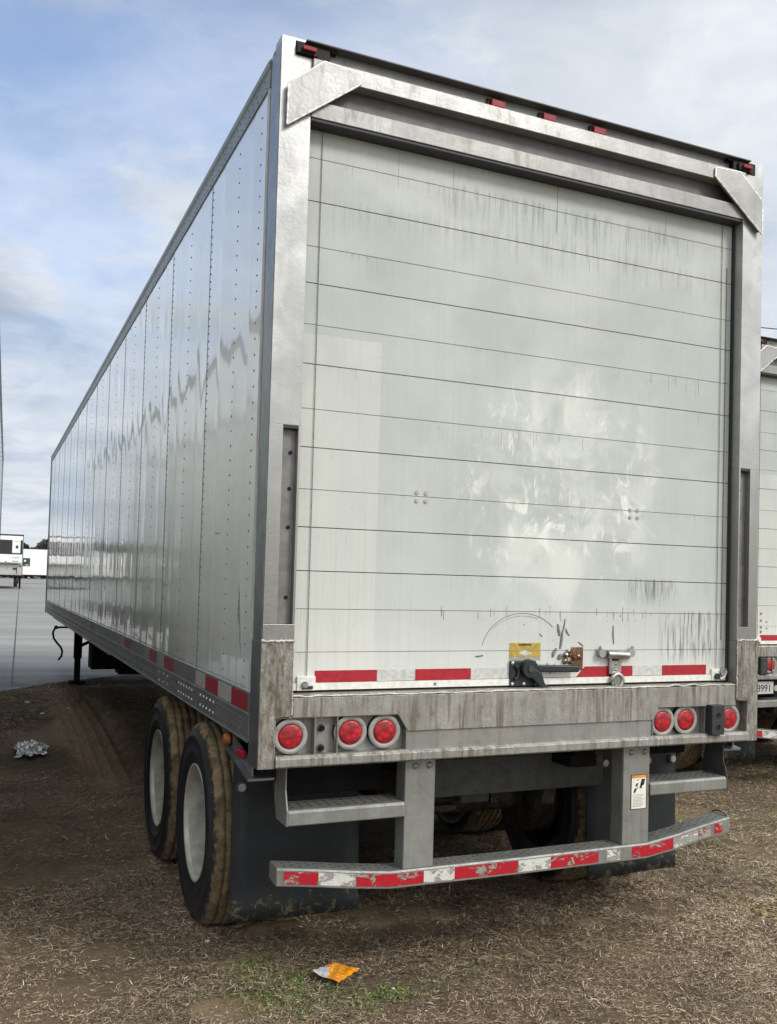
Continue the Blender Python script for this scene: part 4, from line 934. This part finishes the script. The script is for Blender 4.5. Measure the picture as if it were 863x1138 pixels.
    b = MB(); b.box(1.235, 1.405, .68, .80, .615, .775, 'under_light'); b.build('valve_box', t, .015)
    b = MB(); b.cyl((1.0, .98, .74), (1.0, 1.0, .74), .05, 'rusty', n=14); b.tube([(.90, .85, .80), (1.0, .8, .70), (1.15, .78, .66), (1.3, .75, .62)], .010, 'black_rubber', 6); b.tube([(1.4, .8, .7), (1.5, .9, .62), (1.62, 1.0, .62)], .010, 'black_rubber', 6)
    b.tube([(.92, .9, .86), (1.05, 1.0, .60), (1.2, 1.05, .55), (1.45, 1.08, .6), (1.6, 1.1, .72)], .012, 'black_rubber', 6); b.build('air_hose', t)
    b = MB(); b.box(.90, 1.18, .62, .70, .60, .63, 'under_mid'); b.box(.86, .90, .55, .75, .60, .90, 'under_mid'); b.box(1.42, 1.46, .7, .74, .6, .88, 'under_mid'); b.box(.86, 1.46, .64, .70, .87, .90, 'under_mid'); b.build('valve_bracket', t, .003)
    for xx in (1.0, 1.5): b = MB(); b.cyl((xx, 3.4, .80), (xx, 4.3, .80), .13, 'under_steel', n=24); b.build('air_tank', t, .02)
    yy = .30
    while yy < TL-.1: b = MB(); b.box(.05, TW-.05, yy, yy+.05, 1.085, 1.19, 'under_steel'); b.box(.05, TW-.05, yy-.02, yy+.07, 1.075, 1.085, 'under_steel'); b.build('cross_member', t); yy += .305
    for xx in (.30, TW-.42):
        b = MB(); b.box(xx, xx+.12, 13.28, 13.40, .42, 1.07, 'under_steel'); b.box(xx+.015, xx+.105, 13.295, 13.385, .05, .42, 'under_steel'); b.box(xx-.06, xx+.18, 13.2, 13.46, .01, .06, 'under_steel')
        b.tube([(xx+.06, 13.34, .60), (1.295, 13.3, 1.06)], .03, 'under_steel', 6); b.tube([(xx+.06, 13.38, .55), (xx+.06, 14.3, 1.07)], .03, 'under_steel', 6)
        b.build('landing_leg', t, .004)
    b = MB(); b.cyl((.42, 13.34, .92), (TW-.42, 13.34, .92), .022, 'under_steel'); b.build('cross_shaft', t)
    pc = [(.29, .915), (.20, .918), (.10, .92), (.03, .912), (-.005, .89), (-.025, .83), (-.01, .745), (.04, .67), (.10, .60), (.125, .53), (.115, .46), (.07, .395)]
    b = MB(); b.tube([(x_, 13.3, z_) for x_, z_ in pc], .017, 'black_paint', 8); b.cyl((.02, 13.27, .918), (.02, 13.33, .918), .03, 'black_paint'); b.build('crank_handle', t)
    b = MB(); b.box(.50, 1.75, 12.55, 13.1, .30, .82, 'under_steel'); b.box(.48, 1.77, 12.52, 12.60, .80, 1.07, 'under_steel'); b.box(.9, 1.3, 12.5, 13.0, .22, .30, 'under_steel'); b.build('support_box', t, .01)
    return t

main = make_trailer('semi_trailer', (0, 0, 0), 0)
tag(main, 'nearest box trailer, its closed roll-up door facing the camera, muddy wheels under it', 'trailer', 'box trailers parked side by side')

def copy_tree(o, parent=None, skip=()):
    c = o.copy(); col.objects.link(c); c.parent = parent
    for ch in kids(o):
        if ch.name.split('.')[0] in skip: continue
        copy_tree(ch, c, skip)
    return c
nb = copy_tree(main, None, ('latch', 'latch_handle', 'pull_latch', 'catch_plate', 'dock_bumper', 'warning_sticker', 'crank_handle', 'valve_box', 'air_hose'))
nb.name = 'semi_trailer.001'; nb.location = (4.90, 2.72, .005); nb.rotation_euler = (0, 0, 0)
nb['label'] = 'box trailer at the right edge, mostly hidden behind the near trailer, with the numbered plate'
# its left lamp cluster differs: black bumper block beside one lamp
for c in list(kids(nb)):
    if c.name.startswith('tail_lamp'):
        xs_ = [v.co.x for v in c.data.vertices]
        if sum(xs_)/len(xs_) < 1:
            for q in kids(c): bpy.data.objects.remove(q)
            bpy.data.objects.remove(c)
lamp(nb, .318, 1.109); lamp(nb, .547, 1.113)
b = MB(); b.box(.165, .245, -.03, .047, 1.030, 1.178, 'black_rubber')
for zz in (1.07, 1.13): b.cyl((.205, -.0305, zz), (.205, -.0312, zz), .014, 'under_light', n=14)
b.build('dock_bumper', nb, .006)
def text_mesh(s, size, mat, name):
    cu = bpy.data.curves.new(name, 'FONT'); cu.body = s; cu.size = size; cu.extrude = .0006; cu.align_x = 'CENTER'; cu.align_y = 'CENTER'
    o = bpy.data.objects.new(name, cu); col.objects.link(o); dg = bpy.context.evaluated_depsgraph_get()
    me = bpy.data.meshes.new_from_object(o.evaluated_get(dg)); me.name = name
    me.materials.clear(); me.materials.append(MAT[mat]); bpy.data.objects.remove(o)
    o2 = bpy.data.objects.new(name, me); col.objects.link(o2); return o2
b = MB(); b.box(.03, .36, .022, .025, .858, .966, 'plate_paint'); b.box(.05, .09, .0205, .022, .945, .957, 'screw'); b.box(.28, .30, .0205, .022, .945, .957, 'screw')
b.box(.03, .335, .025, .06, .966, .985, 'under_steel'); pl = b.build('number_plate', nb)
tx = text_mesh('8991', .088, 'black_ink', 'plate_number'); tx.parent = pl; tx.rotation_euler = (PI/2, 0, 0); tx.location = (.252, .0205, .905); tx.scale = (.95, 1, 1)
b = MB(); b.cyl((.392, .03, .905), (.392, .02, .905), .026, 'rim_edge', n=18); b.box(.34, .41, .03, .04, .87, .985, 'under_steel'); b.build('plate_lamp', nb)
for xx, zz, rr_ in ((.255, 1.56, .011), (.255, 1.50, .011), (.255, 1.44, .011), (.255, 1.40, .011), (.19, 1.49, .007), (.32, 1.49, .007), (.19, 1.43, .007), (.32, 1.43, .007)):
    b = MB(); b.cyl((xx, .078, zz), (xx, .074, zz), rr_, 'scratch', n=12); b.build('bolt', nb)

lt = copy_tree(main, None, ('latch', 'latch_handle', 'pull_latch', 'catch_plate', 'dock_bumper', 'warning_sticker', 'crank_handle', 'valve_box', 'air_hose'))
lt.name = 'semi_trailer.002'
an = -.0165
lt.rotation_euler = (0, 0, an)
# its right wall (local x = TW) runs from (-1.04, 1.25) to about (-0.77, 17.4)
lt.location = (-1.078-TW*cs(an), 1.25-TW*sn(an), .005)
lt['label'] = 'box trailer along the left edge, only the sliver of its side wall showing'

# ------------------------------------------------------------------ litter
def wrapper():
    cor = [Vector((.341, .278)), Vector((.468, .345)), Vector((.551, .235)), Vector((.406, .108))]   # left, top, right, bottom
    n_ = 14; vs = []; rs = random.Random(3)
    for side in (0, 1):
        for j in range(n_+1):
            for i in range(n_+1):
                a, c = i/n_, j/n_
                p = cor[0].lerp(cor[1], c).lerp(cor[3].lerp(cor[2], c), a)
                puff = (sn(PI*a)*sn(PI*c))**.5 if 0 < a < 1 and 0 < c < 1 else 0
                w = .010*puff*(1 if side else -.35)+.004*sn(a*17+c*9)*puff+.003*sn(c*23-a*7)+.004*sn(a*6+2)
                vs.append((p.x, p.y, .030+w+.006*(1-c)))
    k = (n_+1)**2; fs = []
    for j in range(n_):
        for i in range(n_):
            q = (j*(n_+1)+i, j*(n_+1)+i+1, (j+1)*(n_+1)+i+1, (j+1)*(n_+1)+i)
            fs.append(q); fs.append(tuple(k+v for v in reversed(q)))
    m = MB(); m.add(vs, fs, 'wrapper_print', True); return m.build('snack_wrapper')
wr = wrapper(); tag(wr, 'crumpled orange and white snack wrapper lying on the grass near the bottom', 'litter')
def foilball():
    """one crumpled sheet: a ridged height field folded over itself"""
    m = MB(); rs = random.Random(21); n_ = 34; vs = []
    for j in range(n_+1):
        for i in range(n_+1):
            a, c = i/n_*2-1, j/n_*2-1
            rr = 1+.22*math.sin(3*math.atan2(c, a)+1)+.12*math.sin(7*math.atan2(c, a))
            x_ = -.56+a*.13*rr+.02*math.sin(c*11+a*3); y_ = 6.70+c*.30*rr+.03*math.sin(a*9)
            fold = abs(math.sin(a*7.3+c*5.1+math.sin(c*6)*1.3))*.05+abs(math.sin(a*13.7-c*11.3))*.03+abs(math.sin(a*3.1+c*17))*.02
            vs.append((x_+rs.gauss(0, .004), y_+rs.gauss(0, .006), .012+fold*max(.15, 1.15-(a*a+c*c)*.7)+rs.uniform(0, .012)))
    m.add(vs, [(j*(n_+1)+i, j*(n_+1)+i+1, (j+1)*(n_+1)+i+1, (j+1)*(n_+1)+i) for j in range(n_) for i in range(n_)], 'foil')
    return m.build('crumpled_foil')
fo = foilball(); tag(fo, 'crumpled piece of silver foil lying on the dark ground left of the wheels', 'litter')

for k in range(9):
    b = MB(); rs = random.Random(k+50); x_, y_ = [(.36, 1.15), (-.32, 9.6), (.0, .86), (2.9, 1.9), (3.3, 1.2), (.05, 10.5), (3.0, .3), (.62, .02), (-.45, 10.8)][k]
    z_ = float(height(np.array([x_]), np.array([y_]))[0]); q = rs.uniform(.008, .014)*(1 if y_ < 3 else 3)
    b.prism([(q*cs(a)*rs.uniform(.7, 1.2), q*sn(a)*rs.uniform(.5, 1)) for a in np.linspace(0, 2*PI, 8)[:-1]], 0, q*.5, 'white_strip', 'z'); o = b.build('pebble', None, q*.15); o.location = (x_, y_, z_+.006)
    tag(o, ('small pale pebble, one of a few scattered over the dirt and dry grass'), 'pebble', 'pale pebbles scattered on the ground')

# ------------------------------------------------------------------ distant yard
def zyard(x, y): return float(slope(max(vdist(x, y), 0)))+.012
def reefer():
    # white refrigerated trailer seen nose-on
    X0, X1, Y = -1.30, 1.37, 78.0; z0 = zyard(0, Y)
    t = empty('refrigerated_trailer', ((X0+X1)/2, Y, z0)); w = (X1-X0)/2
    tag(t, 'white refrigerated trailer far across the yard with a black grille cooling unit on its nose', 'trailer', 'trailers parked across the yard')
    put(t, 'cargo_box', .03, lambda b: b.box(-w, w, 0, 14, .98, 4.02, 'white_paint'))
    put(t, 'frame_trim', .01, lambda b: (b.box(-w-.02, w+.02, -.03, .05, 3.95, 4.06, 'grille_black'), b.box(w-.04, w+.02, -.03, .04, 1.0, 3.95, 'rail_alu'), b.box(-w, w, -.04, 14, .90, 1.02, 'under_steel')))
    def unit(b):
        b.box(-w+.2, w-.06, -.45, 0, 1.95, 3.85, 'white_paint'); b.box(-w+.2, w-.75, -.46, -.45, 2.62, 3.62, 'grille_black'); b.box(w-.20, w-.06, -.46, -.45, 2.58, 3.62, 'grille_black'); b.box(-w+.2, w-.06, -.465, -.45, 2.56, 2.66, 'grille_black')
        for k in range(8): b.box(-w+.22, w-.78, -.47, -.46, 2.72+k*.11, 2.735+k*.11, 'under_light')
        b.box(w-.52, w-.34, -.462, -.45, 3.0, 3.22, 'logo_green'); b.box(w-.60, w-.44, -.456, -.45, 3.50, 3.54, 'grey_ink'); b.box(w-.38, w-.26, -.456, -.45, 3.50, 3.54, 'grey_ink')
        b.prism([(w-.78, 2.33), (w-.70, 2.27), (w-.60, 2.36), (w-.70, 2.31)], -.458, -.45, 'logo_red'); b.box(w-.62, w-.25, -.456, -.45, 2.28, 2.34, 'grey_ink')
        b.box(w-.70, w-.50, -.456, -.45, 2.02, 2.07, 'black_ink'); b.box(w-.46, w-.32, -.456, -.45, 2.02, 2.07, 'black_ink'); b.cyl((w-1.15, -.456, 2.0), (w-1.15, -.45, 2.0), .05, 'black_ink', n=12)
        b.box(w-.95, w-.945, -.456, -.45, 1.96, 2.56, 'grey_ink')
    put(t, 'cooling_unit', .03, unit)
    def low(b):
        b.box(-w+.1, w-.05, -.03, 0, 1.05, 1.85, 'trim'); b.box(-w+.1, w-.3, -.035, -.03, 1.80, 1.86, 'under_light'); b.box(w-.66, w-.40, -.06, -.03, 1.42, 1.56, 'black_ink'); b.box(w-.42, w-.36, -.06, -.03, 1.12, 1.60, 'under_light'); b.cyl((w-.15, -.05, 1.7), (w-.15, -.03, 1.7), .07, 'black_ink', n=12); b.box(w-1.1, w-1.0, -.05, -.03, 1.45, 1.6, 'grey_ink')
    put(t, 'lower_panel', .01, low)
    for xx in (-.9, w-.16): put(t, 'landing_leg', .01, lambda b: b.box(xx, xx+.14, 2.0, 2.14, .0, .95, 'under_steel'))
    for xx in (-w+.15, w-.15):
        for yy in (11.2, 12.4):
            b = MB(); b.cyl((xx-.13, yy, .5), (xx+.13, yy, .5), .5, 'black_rubber', n=24); b.build('wheel', t, .02)
    put(t, 'crank_stub', 0, lambda b: b.tube([(-.2, -.1, .9), (-.22, -.12, .4)], .05, 'under_steel', 6))
    return t
rf0 = reefer()
for k in range(4):
    c = copy_tree(rf0); c.location = (rf0.location.x-3.75*(k+1), rf0.location.y+.6*(k % 2), rf0.location.z)
    c['label'] = 'white refrigerated trailer of the far row, visible only mirrored in the near trailer side'; c['group'] = 'refrigerated trailers left of the frame'
def farbox():
    Y = 124.0; z0 = .712; X0 = 1.9
    t = empty('dry_van_trailer', (X0+6.5, Y, z0)); tag(t, 'plain pale trailer farthest back, side-on, with a dark square emblem behind the refrigerated one', 'trailer', 'trailers parked across the yard')
    put(t, 'cargo_box', .02, lambda b: (b.box(-6.5, 7, 0, 2.6, 1.05, 4.05, 'white_paint'),))
    put(t, 'underframe', 0, lambda b: (b.box(-6.4, 6.9, .02, 2.5, .92, 1.045, 'under_steel'), b.box(-3.6, -3.2, .1, 2.5, .62, .92, 'under_steel'), b.box(-5.3, -4.6, .1, .6, .80, .92, 'under_steel')))
    def em(b):
        b.box(-6.4, -4.9, -.03, 0, 2.05, 3.0, 'logo_green')
        b.tube([(-5.95+.18*cs(a), -.04, 2.35+.16*sn(a)) for a in np.linspace(.5, 5.6, 12)], .06, 'white_paint', 6); b.box(-6.1, -5.75, -.07, -.03, 2.31, 2.38, 'white_paint')
        b.cyl((-5.45, -.05, 2.68), (-5.45, -.03, 2.68), .12, 'white_paint', n=12); b.box(-5.4, -5.05, -.05, -.03, 2.15, 2.22, 'white_paint')
    put(t, 'emblem', 0, em)
    for xx in (-6.1, 4.2, 5.4): 
        b = MB(); b.cyl((xx, .1, .5), (xx, .4, .5), .5 if xx > 0 else .12, 'black_rubber', n=20); b.cyl((xx, 2.2, .5), (xx, 2.5, .5), .5 if xx > 0 else .12, 'black_rubber', n=20); b.build('wheel' if xx > 0 else 'landing_leg', t)
    b = MB(); b.box(-6.2, -6.05, .2, .35, 0, .95, 'under_steel'); b.build('landing_leg', t)
farbox()
# more trailers of the row, standing left of the frame: the side wall mirrors them
# tree line
def treeline():
    n_ = 42000; th = rng.uniform(-.42, .75, n_); d_ = rng.uniform(300, 345, n_)
    top = 8.6+4.0*fbm(th*60, th*0, 1, 4, 77)+1.2*np.sin(th*300)*.3
    h_ = top*rng.uniform(.0, 1, n_)**.6
    cx_ = -1+np.sin(th)*d_; cy_ = -4+np.cos(th)*d_
    s_ = rng.uniform(.35, 1.1, n_)
    a1 = rng.normal(0, 1, (n_, 3)); a1 /= np.linalg.norm(a1, axis=1)[:, None]; a2 = np.cross(a1, rng.normal(0, 1, (n_, 3))); a2 /= np.linalg.norm(a2, axis=1)[:, None]
    c = np.stack([cx_, cy_, h_+.4], -1); co = np.stack([c-a1*s_[:, None], c+a2*s_[:, None], c+a1*s_[:, None], c-a2*s_[:, None]], 1)
    me = bpy.data.meshes.new('tree_line'); me.vertices.add(n_*4); me.vertices.foreach_set('co', co.astype(np.float32).ravel())
    me.loops.add(n_*4); me.loops.foreach_set('vertex_index', np.arange(n_*4, dtype=np.int32)); me.polygons.add(n_); me.polygons.foreach_set('loop_start', np.arange(0, n_*4, 4, dtype=np.int32)); me.update()
    at_ = me.color_attributes.new('tint', 'FLOAT_COLOR', 'POINT'); ct = np.array([(.02, .03, .02), (.035, .045, .03), (.05, .055, .04)])[rng.choice(3, n_)]
    cc = np.ones((n_, 4, 4), np.float32); cc[:, :, :3] = ct[:, None, :]; at_.data.foreach_set('color', cc.ravel())
    me.materials.append(MAT['leaf']); o = bpy.data.objects.new('tree_line', me); col.objects.link(o); o['kind'] = 'stuff'
treeline()
# overhead wire with its poles
pA = (24, 46); pB = (66, 30)
for i, (x_, y_) in enumerate((pA, pB)):
    b = MB(); b.cyl((0, 0, 0), (0, 0, 18.6), .19, 'pole_wood', .11, 14); po = b.build('utility_pole'); po.location = (x_, y_, 0)
    tag(po, ('wooden utility pole hidden behind the near trailer carrying the overhead wire', 'wooden utility pole beyond the right edge carrying the far end of the wire')[i], 'utility pole', 'poles of the overhead line')
    b = MB(); b.box(-.06, .06, -1.1, 1.1, 17.96, 18.1, 'pole_wood'); b.cyl((0, 0, 18.6), (0, 0, 18.8), .05, 'under_light', n=10); b.build('crossarm', po)
b = MB(); nn = 24
b.tube([(pA[0]+(pB[0]-pA[0])*k/nn, pA[1]+(pB[1]-pA[1])*k/nn, 18.72-1.65*(1-((k/nn-.5)*2)**2)) for k in range(nn+1)], .03, 'wire_black', 5)
wo = b.build('overhead_wire'); tag(wo, 'thin overhead wire crossing the sky above the right hand trailer', 'overhead wire')
